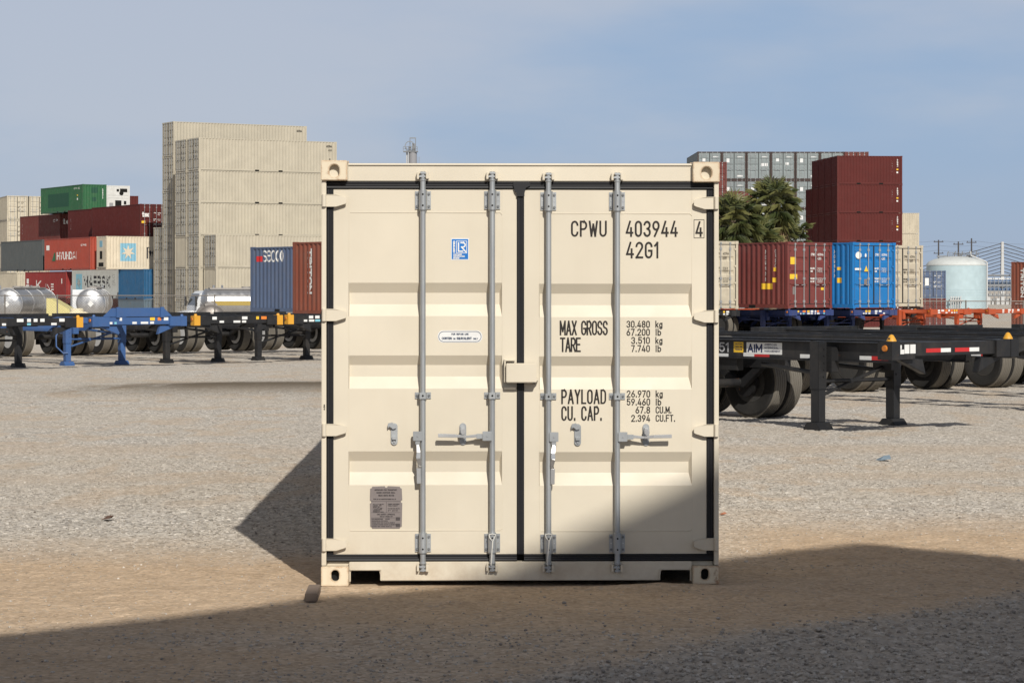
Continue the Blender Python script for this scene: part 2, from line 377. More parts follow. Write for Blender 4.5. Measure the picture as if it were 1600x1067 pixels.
# ------------------------------------------------------------------ ground
def vnoise(x, y, seed):
    xi = np.floor(x).astype(np.int64); yi = np.floor(y).astype(np.int64)
    fx = x-xi; fy = y-yi; fx = fx*fx*(3-2*fx); fy = fy*fy*(3-2*fy)
    def h(a,b):
        n = (a*374761393 + b*668265263 + seed*982451653) & 0x7fffffff
        n = ((n ^ (n >> 13))*1274126177) & 0x7fffffff
        n = n ^ (n >> 16)
        return (n & 0xffff)/65535.0
    return (h(xi,yi)*(1-fx)+h(xi+1,yi)*fx)*(1-fy) + (h(xi,yi+1)*(1-fx)+h(xi+1,yi+1)*fx)*fy
def fbm(x, y, seed, oct_=4):
    r = 0; a = 0.5
    for i in range(oct_):
        r = r + a*vnoise(x*2**i, y*2**i, seed+i); a *= .5
    return r
def ground_masks(x, d):
    """0..1: how much bare dirt there is instead of gravel; how dark the gravel is"""
    n = fbm(x*0.8+3, d*0.8, 11, 5)-0.47
    n2 = fbm(x*2.2, d*1.1+9, 23, 4)-0.47
    dirt = sstep(-1.2, 0.4, 1.0-np.abs(d-14.6)/1.3 + 1.1*n)                       # strip of soil along the door end
    right = sstep(0.6, 2.2, x)*sstep(15.0, 16.0, d+n)*(1-sstep(17.0, 20.6, d+2.2*n))
    dirt = np.maximum(dirt, right)
    leftb = (1-sstep(-2.2,-0.8, x))*sstep(14.0, 14.8, d+n)*(1-sstep(15.6, 18.6, d+2.2*n))*0.85
    dirt = np.maximum(dirt, leftb)
    dirt = np.maximum(dirt, 0.42*sstep(0.0, .16, n2)*sstep(19,21,d))                     # soft tracks further out
    dirt = np.maximum(dirt, 0.38*np.exp(-((d-27.3-0.03*x)/1.1)**2))
    dirt = np.maximum(dirt, 0.34*np.exp(-((d-23.3-0.05*x)/0.7)**2))
    edge = 11.15 + 1.1*(x-0.1) + 1.3*n                                            # coarse gravel apron, lower right
    apron = (1-sstep(-0.45, 0.45, d-np.clip(edge, 9.0, 14.5)))*sstep(-1.6, -0.2, x+1.2*n)
    dirt = np.maximum(dirt, 0.88*(1-sstep(14.2, 15.0, d)))
    apron = np.maximum(apron, 0.30*sstep(.02,.2,n)*(1-sstep(12.4, 13.4, d)))
    dirt = dirt*(1-0.9*apron)
    dark = np.exp(-((d-43.5-0.15*(x+6))/2.2)**2)*sstep(-9.5,-5.0,x+3*n2)*(1-sstep(-3.2,-2.2,x))  # damp earth ridge
    return np.clip(dirt,0,1), np.clip(apron,0,1), np.clip(dark,0,1)
def spacing_lines():
    ds = [-60, -40, -20, -5, 2, 6, 9, 10.3]
    d = 10.3
    while d < 4200:
        d += 0.028 if d < 20 else 0.028*(d/20)**2 if d < 140 else (d-125)*0.1
        ds.append(d)
    xs = [0.0]; x = 0.0
    while x < 4000:
        x += 0.034 if x < 4.6 else 0.034*(1+(x-4.6)*0.9) if x < 40 else x*0.12
        xs.append(x)
    return np.array([-k for k in xs[:0:-1]]+xs), np.array(ds)
gx, gd = spacing_lines()
NX, ND = len(gx), len(gd)
X, Dm = np.meshgrid(gx, gd)
dirt, apron, dark = ground_masks(X, Dm)
rs = np.random.RandomState(3)
near = (1-sstep(40, 120, np.abs(Dm)))*(1-sstep(25,60,np.abs(X)))
Z = -0.2*sstep(62,85,Dm) - 1.55*sstep(104,122,Dm)
rel = 0.05*(fbm(X*0.4, Dm*0.25, 31, 3)-0.44) + 0.022*(fbm(X*3.1, Dm*2.4, 41, 4)-0.47)*(1-0.6*sstep(17,24,Dm))
rel += (1-dirt)*(rs.rand(ND,NX)-0.5)*0.015 + dirt*(fbm(X*13, Dm*13, 61, 3)-0.43)*0.022
rel += apron*(fbm(X*11, Dm*11, 71, 3)-0.43)*0.035
rel += dark*0.10
for cx, cd, r, h in ((-0.62,14.02,.16,.03),(-.35,13.95,.1,.022),(0.35,14.1,.2,.02),(1.1,14.15,.12,.03),(1.35,14.1,.09,.035),(0.1,13.4,.3,.02)):
    rel += h*np.exp(-((X-cx)**2+(Dm-cd)**2)/r**2)*(0.6+0.8*fbm(X*16,Dm*16,91,2))
# keep the soil from burying the container's base, with a small drift against its right end
under = sstep(-1.5,-1.2,X)*(1-sstep(1.25,1.55,X))*sstep(14.4,14.75,Dm)*(1-sstep(27.2,27.8,Dm))
rel = rel*(1-0.8*under) - 0.012*under
rel += 0.022*np.exp(-((X-1.05)/0.42)**2)*np.exp(-((Dm-14.72)/0.13)**2)
rel += (0.030*fbm(X*5.5+2, Dm*5, 101, 4)-0.002)*np.exp(-((Dm-14.70)/0.085)**2)*sstep(-1.5,-1.1,X)*(1-sstep(1.0,1.5,X))
Z = Z + rel*near
co = np.empty((ND*NX,3), np.float32)
co[:,0] = X.ravel(); co[:,1] = Dm.ravel()-D0; co[:,2] = Z.ravel()
idx = np.arange(ND*NX).reshape(ND,NX)
quads = np.stack([idx[:-1,:-1], idx[:-1,1:], idx[1:,1:], idx[1:,:-1]], -1).reshape(-1)
me = bpy.data.meshes.new('ground'); nq = (ND-1)*(NX-1)
me.vertices.add(ND*NX); me.vertices.foreach_set('co', co.ravel())
me.loops.add(nq*4); me.loops.foreach_set('vertex_index', quads.astype(np.int32))
me.polygons.add(nq); me.polygons.foreach_set('loop_start', np.arange(0,nq*4,4,dtype=np.int32))
me.polygons.foreach_set('loop_total', np.full(nq,4,np.int32))
me.update(); me.polygons.foreach_set('use_smooth', [True]*nq)
ca = me.color_attributes.new('soil', 'FLOAT_COLOR', 'POINT')
cc = np.ones((ND*NX,4), np.float32); cc[:,0] = dirt.ravel(); cc[:,1] = apron.ravel(); cc[:,2] = dark.ravel()
ca.data.foreach_set('color', cc.ravel())
t = NT('gravel_and_soil')
at_ = t.n('ShaderNodeAttribute', attribute_name='soil'); sep = t.n('ShaderNodeSeparateColor'); t.l(at_.outputs['Color'], sep.inputs[0])
vo = t.n('ShaderNodeTexVoronoi', i_Scale=42.0); t.l(t.tc.outputs['Object'], vo.inputs['Vector'])
vs2 = t.n('ShaderNodeSeparateColor'); t.l(vo.outputs['Color'], vs2.inputs[0])
gr = t.n('ShaderNodeValToRGB'); e = gr.color_ramp.elements
e[0].position = 0.0; e[0].color = (0.17,0.155,0.135,1); e[1].position = 1.0; e[1].color = (0.80,0.745,0.665,1)
for p,c in ((0.14,(0.35,0.315,0.27,1)),(0.45,(0.49,0.45,0.39,1)),(0.8,(0.60,0.55,0.48,1))):
    q = gr.color_ramp.elements.new(p); q.color = c
t.l(vs2.outputs[0], gr.inputs[0])
vb = t.n('ShaderNodeTexVoronoi', i_Scale=17.0); t.l(t.tc.outputs['Object'], vb.inputs['Vector'])
vs3 = t.n('ShaderNodeSeparateColor'); t.l(vb.outputs['Color'], vs3.inputs[0])
grav = t.mix(t.ramp(vs3.outputs[0], 0.72, 0.74, c1=(0.6,0.6,0.6,1)), gr.outputs[0], t.mix(vs3.outputs[1], (0.20,0.18,0.16), (0.62,0.58,0.52)))
big = t.ramp(t.noise(0.35, 5), 0.35, 0.7)
grav = t.mix(big, grav, t.mix(0.5, grav, (0.50,0.42,0.32)))
apr = t.mix(0.40, grav, (0.31,0.265,0.22))
soil = t.mix(t.ramp(t.noise(2.4, 7, rough=0.65), 0.3, 0.72), (0.485,0.345,0.22), (0.69,0.51,0.345))
soil = t.mix(t.ramp(t.noise(24, 5, rough=0.7), 0.3, 0.75), t.mix(0.35, soil, (0.2,0.15,0.1)), soil)
soil = t.mix(t.ramp(vs2.outputs[2], 0.90, 0.93, c1=(0.55,0.55,0.55,1)), soil, t.mix(vs2.outputs[1], (0.16,0.13,0.10), (0.52,0.47,0.40)))
dn = t.n('ShaderNodeMath', operation='MULTIPLY_ADD', i_1=0.5, i_2=-0.25); t.l(t.noise(9, 6, rough=0.7), dn.inputs[0])
da = t.n('ShaderNodeMath', operation='ADD', use_clamp=True); t.l(sep.outputs[0], da.inputs[0]); t.l(dn.outputs[0], da.inputs[1])
soil = t.mix(0.32, soil, t.mix(1.0, gr.outputs[0], (1.0,0.85,0.68), 'MULTIPLY'))
c = t.mix(t.ramp(da.outputs[0], 0.10, 0.92), t.mix(sep.outputs[1], grav, apr), soil)
c = t.mix(sep.outputs[2], c, (0.15,0.12,0.085))
t.l(c, t.b.inputs['Base Color']); t.b.inputs['Roughness'].default_value = 0.95; t.b.inputs['Specular IOR Level'].default_value = 0.15
hb = t.mix(0.55, vo.outputs['Distance'], t.noise(45, 6, rough=0.75))
t.bump(hb, 0.6, 0.018)
me.materials.append(t.m)
ground = bpy.data.objects.new('ground', me); COL.objects.link(ground); ground['kind'] = 'structure'

def ground_z(x, d):                          # height of the finished ground at a point
    j = int(np.clip(np.searchsorted(gd, d), 1, ND-1)); i = int(np.clip(np.searchsorted(gx, x), 1, NX-1))
    return float(Z[j-1:j+1, i-1:i+1].max())

# loose stones on the near ground
t = NT('loose_stone')
ge = t.n('ShaderNodeNewGeometry')
cr = t.n('ShaderNodeValToRGB'); e = cr.color_ramp.elements
e[0].color = (0.19,0.17,0.15,1); e[1].color = (0.66,0.61,0.54,1)
q = cr.color_ramp.elements.new(0.22); q.color = (0.36,0.32,0.27,1)
q = cr.color_ramp.elements.new(0.75); q.color = (0.46,0.42,0.36,1)
t.l(ge.outputs['Random Per Island'], cr.inputs[0])
t.l(t.mix(t.noise(90, 3), cr.outputs[0], t.mix(0.5, cr.outputs[0], (0.3,0.26,0.22))), t.b.inputs['Base Color'])
t.b.inputs['Roughness'].default_value = 0.9
M_stone = t.m
ico = bmesh.new(); bmesh.ops.create_icosphere(ico, subdivisions=1, radius=1)
iv = np.array([v.co[:] for v in ico.verts]); ifc = np.array([[v.index for v in f.verts] for f in ico.faces]); ico.free()
sv = []; sf = []; k = 0
for n in range(26000):
    d = 10.9 + 15*rs.rand()**1.6; x = (rs.rand()*2-1)*0.225*d
    if -1.35 < x < 1.45 and 14.7 < d < 27.3: continue
    di, ap, dk = ground_masks(np.array([x]), np.array([d]))
    if rs.rand() < di[0]*0.93: continue
    s = (0.0035+0.0075*rs.rand()**2)*(1.0+0.9*ap[0]*rs.rand()) * (1.5 if rs.rand() < .03 else 1)
    p = iv*(1+0.35*(rs.rand(12,1)-0.5))*np.array([1,0.6+0.5*rs.rand(),0.45+0.3*rs.rand()])*s
    a = rs.rand()*6.28; ca_, sa_ = math.cos(a), math.sin(a)
    p = np.stack([p[:,0]*ca_-p[:,1]*sa_, p[:,0]*sa_+p[:,1]*ca_, p[:,2]], -1)
    sv.append(p+np.array([x, d-D0, ground_z(x,d)+0.1*s])); sf.append(ifc+12*k); k += 1
me = bpy.data.meshes.new('gravel')
me.from_pydata(np.concatenate(sv).tolist(), [], np.concatenate(sf).tolist()); me.materials.append(M_stone)
tag(link('gravel', me), None, None, None, 'stuff')

# ------------------------------------------------------------------ unseen open gable roof behind the camera, added and shaped to shade the foreground
shade_roof = empty('canopy', (0,-D0-3,0), 0, 'unseen open gable roof on posts behind the camera, added to shade the foreground', 'canopy')
M_wh = paint('pale_roof_sheet', (0.62,0.57,0.48), 0.6, 0.05, 0.2)  # kept pale to bounce light into the shaded foreground
def occl(a, b, do=-3.0): return (a-0.2696*do, b-0.7454*do)
pts = [occl(*q) for q in ((-12,2.66),(-6,5.85),(0.734,9.467),(1.707,9.988),(2.603,10.54),(4.269,11.329),(5.096,11.733),(5.816,12.17),(7.15,12.88),(7.558,12.53),(7.82,12.11),(10.2,9.4))]
m = MB(); DP = -6.2
for (xa,za),(xb,zb) in zip(pts[:-1],pts[1:]):
    m.add([(xa,DP,za-.08),(xb,DP,zb-.08),(xb,0,zb-.08),(xa,0,za-.08),(xa,DP,za),(xb,DP,zb),(xb,0,zb),(xa,0,za)],
          [(0,3,2,1),(4,5,6,7),(0,1,5,4),(2,3,7,6),(1,2,6,5),(3,0,4,7)])
m.build('roof', M_wh, shade_roof)
for xx,zz in ((pts[0][0]+.3,pts[0][1]),(pts[-1][0]-.3,pts[-1][1])):
    for yy in (-.5,DP+.5):
        m = MB(); m.box(xx-.12,xx+.12,yy-.12,yy+.12,-.1,zz-.05); m.build('post', paint('grey_post_steel',(0.3,0.3,0.3)), shade_roof)

# ------------------------------------------------------------------ the cream container in the middle
MC = empty('shipping_container', (0.052,0,0.0), R(1.1), 'new cream shipping container standing on the soil, closed door end to the front', 'container')
def cx(px): return (px-813.5)/255.0
def cz(py): return (912.5-py)/255.0
W2 = 1.219; H = 2.591; L40 = 12.192
YH = 0.046; YF = 0.055                                            # door face behind the corner castings
# frame
m = MB()
for s in (-1,1):
    x0, x1 = (cx(502.8), cx(510)) if s < 0 else (cx(1117.2), cx(1124.4))
    m.box(x0, x1, 0.018, 0.14, cz(883), cz(282))                            # corner post flange
    m.box(x0+(0.004 if s<0 else -0.06), x1+(0.06 if s<0 else -0.004), 0.141, 0.2, cz(883), cz(282))
m.box(cx(543.5), cx(1083), YH, 0.13, cz(282.5), cz(258))                  # header
m.prism([(YH-.012,cz(258)+.001),(0.14,cz(258)+.001),(0.14,cz(253)),(YH-.006,cz(255))], 'x', cx(543.5), cx(1083))
zt = cz(877.5); zb = cz(907); zp = cz(891)
sill = [(cx(545.5),zt),(cx(545.5),cz(909)),(cx(548),cz(909)),(cx(548),zp-.006),(cx(549.5),zp),(cx(592),zp),(cx(593),zp-.006),(cx(595),zb),
        (cx(1032),zb),(cx(1034),zp-.006),(cx(1035.5),zp),(cx(1078.5),zp),(cx(1080),zp-.006),(cx(1080),cz(909)),(cx(1082.5),cz(909)),(cx(1082.5),zt)]
m.prism(sill, 'y', 0.036, 0.07)
for a,b_ in ((545.5,596.5),(1030.5,1082.5)):                                 # folded lip round the pockets
    m.box(cx(a)+.002, cx(b_)-.002, 0.026, 0.0359, zp+.001, zp+.010)
m.box(cx(593.5)+.003, cx(596.5), 0.026, 0.0359, zb, zp); m.box(cx(1030.5), cx(1033.5)-.003, 0.026, 0.0359, zb, zp)
m.box(cx(510.5), cx(1116.5), 0.072, 0.12, zt-.05, zt-.002)
m.box(-W2, -W2+.05, 0.21, L40-.2, 0.02, 0.18); m.box(W2-.05, W2, 0.21, L40-.2, 0.02, 0.18)
m.box(-W2, -W2+.06, 0.21, L40-.2, H-.09, H-.03); m.box(W2-.06, W2, 0.21, L40-.2, H-.09, H-.03)
m.box(-W2, W2, L40-.1, L40-.01, 0.05, 0.2); m.box(-W2, W2, L40-.1, L40-.01, H-.1, H-.02)
m.build('frame', M_cream, MC, bevel=0.0035)
m = MB()
for k in range(12): m.box(-W2+.06, W2-.06, 0.6+k*.95, 0.66+k*.95, 0.05, 0.17)
m.box(-W2+.06, W2-.06, 0.3, L40-.2, 0.171, 0.2)
m.build('floor', M_dark, MC)
# weld beads and tack marks on the end frame
m = MB()
for xx in (543.5, 1083):
    m.tube([(cx(xx), YH-.001, cz(282-1.9*i)+.0006*(i%2)) for i in range(14)], .0032, 5)
m.tube([(cx(548+4*i), YH-.003, cz(257.6)) for i in range(134)], .0022, 4)
m.build('weld_bead', M_cream, MC, smooth=True)
# corner castings
def casting(name, x0, x1, z0, z1, hx0, hx1, hz0, hz1, y0=-0.004, dep=0.16, mat=None):
    m = MB(); n = 32; hc = ((hx0+hx1)/2,(hz0+hz1)/2); rx = (hx1-hx0)/2; rz = (hz1-hz0)/2
    inn = []; out = []; c = ((x0+x1)/2,(z0+z1)/2)
    for i in range(n):
        a = 2*math.pi*(i+.5)/n
        ca, sa = math.cos(a), math.sin(a)
        ex = 1.0 if rz > rx*1.15 else 0
        if ex:                                     # stadium
            hx_ = rx*ca; hz_ = rx*sa + (rz-rx)*(1 if sa > 0 else -1)
        else: hx_, hz_ = rx*ca, rz*sa
        inn.append((hc[0]+hx_, hc[1]+hz_))
        k = min((x1-c[0])/max(abs(ca),1e-6), (z1-c[1])/max(abs(sa),1e-6))
        out.append((c[0]+ca*k, c[1]+sa*k))
    # snap nearest outline points to the exact corners
    for q in ((x0,z0),(x1,z0),(x1,z1),(x0,z1)):
        j = min(range(n), key=lambda i: (out[i][0]-q[0])**2+(out[i][1]-q[1])**2); out[j] = q
    pts = [(p[0],y0,p[1]) for p in out]+[(p[0],y0,p[1]) for p in inn]+[(p[0],y0+.046,p[1]) for p in inn]+[(p[0],y0+dep,p[1]) for p in out]
    fs = []
    for i in range(n):
        j = (i+1)%n
        fs += [(i,j,n+j,n+i),(n+i,n+j,2*n+j,2*n+i),(i,3*n+i,3*n+j,j)]
    fs.append(tuple(range(3*n,4*n)))
    m.add(pts, fs)
    o = m.build(name, mat or M_cast, MC, bevel=0.004)
    q = .05 if z1 < 1 else .045; m = MB(); m.box(hx0-.008, hx1+.008, y0+q, y0+q+.005, hz0-.008, hz1+.008)
    m.build('casting_aperture', M_dark if z1 < 1 else M_cream, o)
    return o
casting('corner_casting', cx(502), cx(543), cz(281.7), cz(250.5), cx(515), cx(531), cz(277), cz(257), mat=M_cast)
casting('corner_casting', cx(1083.5), cx(1125.2), cz(284), cz(252.5), cx(1096.5), cx(1113), cz(279.5), cz(260))
casting('corner_casting', cx(502.3), cx(545), cz(914.5), cz(883.5), cx(518), cx(530.5), cz(907), cz(889))
casting('corner_casting', cx(1083), cx(1125), cz(912.5), cz(884), cx(1096), cx(1108.3), cz(906), cz(888))
for s in (-1,1):
    for z in (0, H-.118):
        m = MB(); m.box(s*W2-(.162 if s>0 else 0), s*W2+(0 if s>0 else .162), L40-.178, L40, z, z+.118); m.build('corner_casting', M_cast, MC, bevel=.004)
# corrugated walls and roof
PITCH = 0.278
def corr_depth(t, dep=0.036):
    t = t % PITCH
    if t < .072: return 0.0
    if t < .140: return dep*(t-.072)/.068
    if t < .210: return dep
    return dep*(1-(t-.210)/.068)
def corr_wall(a0, a1, z0, z1, fn):
    """quads of a corrugated sheet running a0..a1; fn(a, depth, z) -> point"""
    m = MB(); xs = [a0]; k = math.floor(a0/PITCH)*PITCH
    while k < a1:
        for q in (0,.072,.140,.210):
            if a0 < k+q < a1: xs.append(k+q)
        k += PITCH
    xs.append(a1)
    for p, q in zip(xs[:-1], xs[1:]):
        dp = corr_depth(p+1e-5); dq = corr_depth(q-1e-5)
        m.quad(fn(p,dp,z0), fn(q,dq,z0), fn(q,dq,z1), fn(p,dp,z1))
    return m
corr_wall(.2, L40-.1, .18, H-.09, lambda a,d,z: (-W2+.004+d, a, z)).build('side_wall', M_cream, MC)
corr_wall(.2, L40-.1, .18, H-.09, lambda a,d,z: (W2-.004-d, a, z)).build('side_wall', M_cream, MC)
corr_wall(-W2+.05, W2-.05, .2, H-.1, lambda a,d,z: (a, L40-.02-d, z)).build('end_wall', M_cream, MC)
corr_wall(.14, L40-.02, -W2+.05, W2-.05, lambda a,d,z: (z, a, H-.03-d*.5)).build('roof', M_cream, MC)

# doors
GROOVES = ((441.3,457,475,493.5),(555,570.3,588.3,607),(705,720.8,738,757.8))
GD = 0.034
def door(sx0, sx1, px0, px1, dz, name='door'):
    m = MB()
    xs = [(sx0,0),(px0-.8,0),(px0+.8,1),(px1-.001,1),(px1+.3,0),(sx1,0)]
    zs = [(295,0,0),(866,0,0)]
    for a,b_,c,d in GROOVES: zs += [(a+dz,0,1),(b_+dz,1,1),(c+dz,1,1),(d+dz,0,1)]
    zs = sorted((z,dd) for z,dd,_ in zs)
    # subdivide the long flats so that they can carry a very slight warp
    zz = []
    for (za,da),(zb_,db) in zip(zs[:-1],zs[1:]):
        k = max(1,int((zb_-za)/22)); zz += [(za+(zb_-za)*i/k, da+(db-da)*i/k) for i in range(k)]
    zz.append(zs[-1])
    xx = []
    for (xa,da),(xb,db) in zip(xs[:-1],xs[1:]):
        k = max(1,int((xb-xa)/24)); xx += [(xa+(xb-xa)*i/k, da+(db-da)*i/k) for i in range(k)]
    xx.append(xs[-1])
    pts = []
    for z,dg in zz:
        for x,f in xx:
            wv = 0.0012*math.sin(x*.031+z*.02)*math.sin(z*.027+x*.011) if f == 1 else 0
            xo = -(4.5 if px0 > 800 else 4.0)*dg if abs(x-px1) < .01 and f == 1 else 0
            pts.append((cx(x+xo), YF+GD*dg*f+wv, cz(z)))
    n = len(xx); fs = [(j*n+i, (j+1)*n+i, (j+1)*n+i+1, j*n+i+1) for j in range(len(zz)-1) for i in range(n-1)]
    m.add(pts, fs)
    x0, x1, z0, z1 = cx(sx0), cx(sx1), cz(866), cz(295)
    y1 = YF+.05
    for a,b_ in (((x0,z0),(x1,z0)),((x1,z0),(x1,z1)),((x1,z1),(x0,z1)),((x0,z1),(x0,z0))):
        m.quad((a[0],YF,a[1]),(b_[0],YF,b_[1]),(b_[0],y1,b_[1]),(a[0],y1,a[1]))
    o = m.build(name, M_cream, MC, smooth=True, angle=12)
    # weld seams between the panel and its frame
    m = MB()
    for z in (331.5+dz, 829+dz): m.tube([(cx(px0+2), YF-.0005, cz(z)), (cx(px1-3), YF-.0005, cz(z)), (cx(px1), YF-.0005, cz(z+(3 if z < 500 else -3)))], .0026, 6)
    for x in (px0, px1): m.tube([(cx(x), YF+.0005, cz(298)), (cx(x), YF+.0005, cz(863))], .0014, 6)
    m.build('weld_seam', M_cream, o, smooth=True)
    return o
doorL = door(521, 808.3, 545, 785, 0)
doorR = door(819.3, 1106, 843.6, 1083, 1.5)
tag(doorL, 'left door with the two small labels and the grey data plate', None)
tag(doorR, 'right door with the black lettering', None)
m = MB(); m.box(cx(512), cx(1115), YF+.055, YF+.06, cz(875), cz(285)); m.build('door_backing_sheet', M_dark, MC)  # plain black sheet behind the doors, closing the gaps
# rubber gaskets
def gasket(m, a, b, w_, horiz):
    prof = [(-w_/2,.012),(-w_/2,.002),(-w_*.32,-.006),(-w_*.12,-.003),(0,-.006),(w_*.12,-.003),(w_*.32,-.006),(w_/2,.002),(w_/2,.012)]
    if horiz: m.prism([(YF-.006+q, b+p) for p,q in prof][::-1], 'x', a[0], a[1])
    else: m.prism([(b+p, YF-.006+q) for p,q in prof], 'z', a[0], a[1])
m = MB(); gasket(m, (cx(510.4),cx(808)), cz(289), .047, True); gasket(m, (cx(510.4),cx(808)), cz(871.7), .043, True)
gasket(m, (cz(866),cz(295)), cx(515.5), .041, False); gasket(m, (cz(866),cz(300)), cx(813.8), .045, False)
m.prism([(cx(803),cz(283)),(cx(826.5),cz(283)),(cx(829),cz(286)),(cx(829),cz(289.5)),(cx(822),cz(293)),(cx(820),cz(301)),(cx(820),cz(306)),(cx(808),cz(306)),(cx(808),cz(302)),(cx(805),cz(298)),(cx(802),cz(288))][::-1], 'y', YF-.024, YF-.012)
m.build('gasket', M_rubber, doorL, smooth=True)
m = MB(); gasket(m, (cx(819.5),cx(1117)), cz(289.5), .047, True); gasket(m, (cx(819.5),cx(1117)), cz(871.7), .043, True)
gasket(m, (cz(866),cz(296)), cx(1111.5), .043, False)
m.build('gasket', M_rubber, doorR, smooth=True)
# hinges
for s, zs in ((-1,(313,491.5,671,850)),(1,(316.5,494,672.5,850.5))):
    dr = doorL if s < 0 else doorR
    for z in zs:
        m = MB(); h = 19.5; xa = 503.2 if s < 0 else 1124; sg = 1 if s < 0 else -1
        m.cyl((cx(xa+3.6*sg), .0105, cz(z+h*.5)), (cx(xa+3.6*sg), .0105, cz(z-h*.5)), .0135, n=16)
        P = lambda dx, dzz: (cx(xa+dx*sg), cz(z+dzz))
        pl = [P(4,-h*.48),P(23,-h*.46),P(36,-h*.30),P(38.5,-h*.2),P(38.5,h*.2),P(36,h*.28),P(22,h*.5),P(4,h*.5)]
        m.prism(pl, 'y', YF-.035, YF-.024)
        m.prism([P(20,-h*.40),P(37,-h*.25),P(37,h*.22),P(20,h*.44)], 'y', YF-.0235, YF-.001)
        m.tube([(cx(xa+6*sg),YF-.036,cz(z-h*.47)),(cx(xa+22*sg),YF-.036,cz(z-h*.45)),(cx(xa+36*sg),YF-.03,cz(z-h*.26))], .0028, 6)
        m.build('hinge', M_cream, dr, bevel=.0022)
# locking bars
M_boltd = paint('dull_bolt_steel', (0.20,0.205,0.21), 0.5, 0.0, 0.3, metal=0.5, streak=False)
def bolt(m, x, y, z, r=.0068, t_=.006): m.cyl((x,y,z),(x,y-t_,z), r, r*.85, 8)
def locking_bar(px, zoff, hand, kind):
    """hand: -1 handle to the left, +1 right; kind 'level' (locked) or 'hang'"""
    x = cx(px); yb = YF-.036; r = .0172
    m = MB(); m.cyl((x,yb,cz(878+zoff)), (x,yb,cz(281+zoff)), r, n=20)
    for z in (327, 833): m.lathe([(r+.0005,-.009),(r+.006,-.006),(r+.006,.006),(r+.0005,.009)], (x,yb,cz(z+zoff)), n=20)
    bar = m.build('locking_bar', M_galv, MC, smooth=True)
    for zc in (312, 848):
        m = MB(); z0, z1 = cz(zc+14+zoff), cz(zc-14+zoff)
        m.box(x-.0485, x-.024, YF-.008, YF-.001, z0, z1); m.box(x+.024, x+.0485, YF-.008, YF-.001, z0, z1)
        arcp = [(x+.0255*math.cos(R(a)), yb-.002+.0255*math.sin(R(a))*-1) for a in range(0,181,18)]
        m.prism([(x+.0255,YF-.001)]+arcp+[(x-.0255,YF-.001)], 'z', z0-.004, z1+.004)
        for sx in (-.0365,.0365):
            m.k = 3
            for q in (-.038,.038): bolt(m, x+sx, YF-.008, (z0+z1)/2+q, .0085, .008)
        m.k = 1
        for q in (-.034,.034): m.cyl((x,yb-.0255,(z0+z1)/2+q),(x,yb-.0285,(z0+z1)/2+q), .0058, n=10)
        m.k = 2
        for sx in (-.0365,.0365): m.cyl((x+sx,YF-.007,(z0+z1)/2),(x+sx,YF-.0095,(z0+z1)/2), .0045, n=8)
        m.build('bar_guide', [M_galv,M_dark,M_bright,M_boltd], bar, smooth=True, angle=30)
    m = MB(); z0, z1 = cz(622.5+zoff), cz(612.5+zoff)                        # middle clamp
    m.box(x-.049, x-.0225, YF-.008, YF-.001, z0, z1); m.box(x+.0225, x+.049, YF-.008, YF-.001, z0, z1)
    m.prism([(x+.0235,YF-.001),(x+.0235,yb-.02),(x+.018,yb-.026),(x-.018,yb-.026),(x-.0235,yb-.02),(x-.0235,YF-.001)], 'z', z0, z1)
    m.k = 2
    for sx in (-.037,.037): bolt(m, x+sx, YF-.008, (z0+z1)/2, .008, .008)
    m.k = 1; m.cyl((x,yb-.0255,(z0+z1)/2),(x,yb-.028,(z0+z1)/2),.006,n=10)
    m.build('bar_clamp', [M_galv,M_dark,M_boltd], bar, smooth=True, angle=30)
    for top in (True, False):                                                # cams and keepers
        s = 1 if top else -1; zb_ = cz((283 if top else 877)+zoff)
        KY = YH if top else 0.036
        m = MB(); m.lathe([(.017,0),(.021,.004*s),(.021,.012*s),(.013,.018*s),(.013,.05*s),(.016,.053*s),(.016,.06*s)], (x,yb,zb_), n=16)
        m.prism([(x-.026,zb_+.024*s),(x+.016,zb_+.024*s),(x+.016,zb_+.034*s),(x+.006,zb_+.040*s),(x-.022,zb_+.036*s)], 'y', yb-.014, yb+.012)
        m.prism([(x-.012,zb_+.045*s),(x+.028,zb_+.045*s),(x+.03,zb_+.055*s),(x-.020,zb_+.058*s)], 'y', yb-.016, yb+.010)
        cam_ = m.build('cam', M_galv, bar, bevel=.0015)
        m = MB()
        m.box(x-.037, x-.024, yb-.016, KY, *sorted((zb_+.012*s, zb_+.058*s)))
        m.box(x+.0185, x+.036, yb-.02, KY, *sorted((zb_+.014*s, zb_+.060*s)))
        m.box(x-.034, x+.036, KY-.008, KY-.0003, *sorted((zb_+.016*s, zb_+.056*s)))
        m.build('cam_keeper', M_cream, bar, bevel=.003)
    # hub and handle
    zh = cz(680.5+zoff)
    m = MB(); hx = x+hand*.032
    m.box(hx-.028, hx+.028, yb-.030, yb-.008, zh-.029, zh+.029)
    if kind == 'hang': m.box(hx-.014, hx+.014, yb-.026, yb-.010, zh-.052, zh-.029)
    else: m.box(*sorted((hx+hand*.028, hx+hand*.066)), yb-.026, yb-.010, zh-.016, zh+.014)
    bolt(m, hx, yb-.029, zh-.001, .007, .004)
    m.build('handle_hub', M_galv, bar, bevel=.0025)
    m = MB()
    def lever(pts, w_, t_):
        for (a,wa),(b_,wb) in zip(pts[:-1],pts[1:]):
            a = Vector(a); b_ = Vector(b_); ax = (b_-a).normalized()
            sd = Vector((0,1,0)).cross(ax).normalized(); up = Vector((0,1,0))
            q = []
            for p,ww in ((a,wa),(b_,wb)):
                q += [p+sd*ww+up*t_, p-sd*ww+up*t_, p-sd*ww-up*t_, p+sd*ww-up*t_]
            m.add(q, [(0,1,2,3),(7,6,5,4),(0,4,5,1),(1,5,6,2),(2,6,7,3),(3,7,4,0)])
    yl = yb-.020
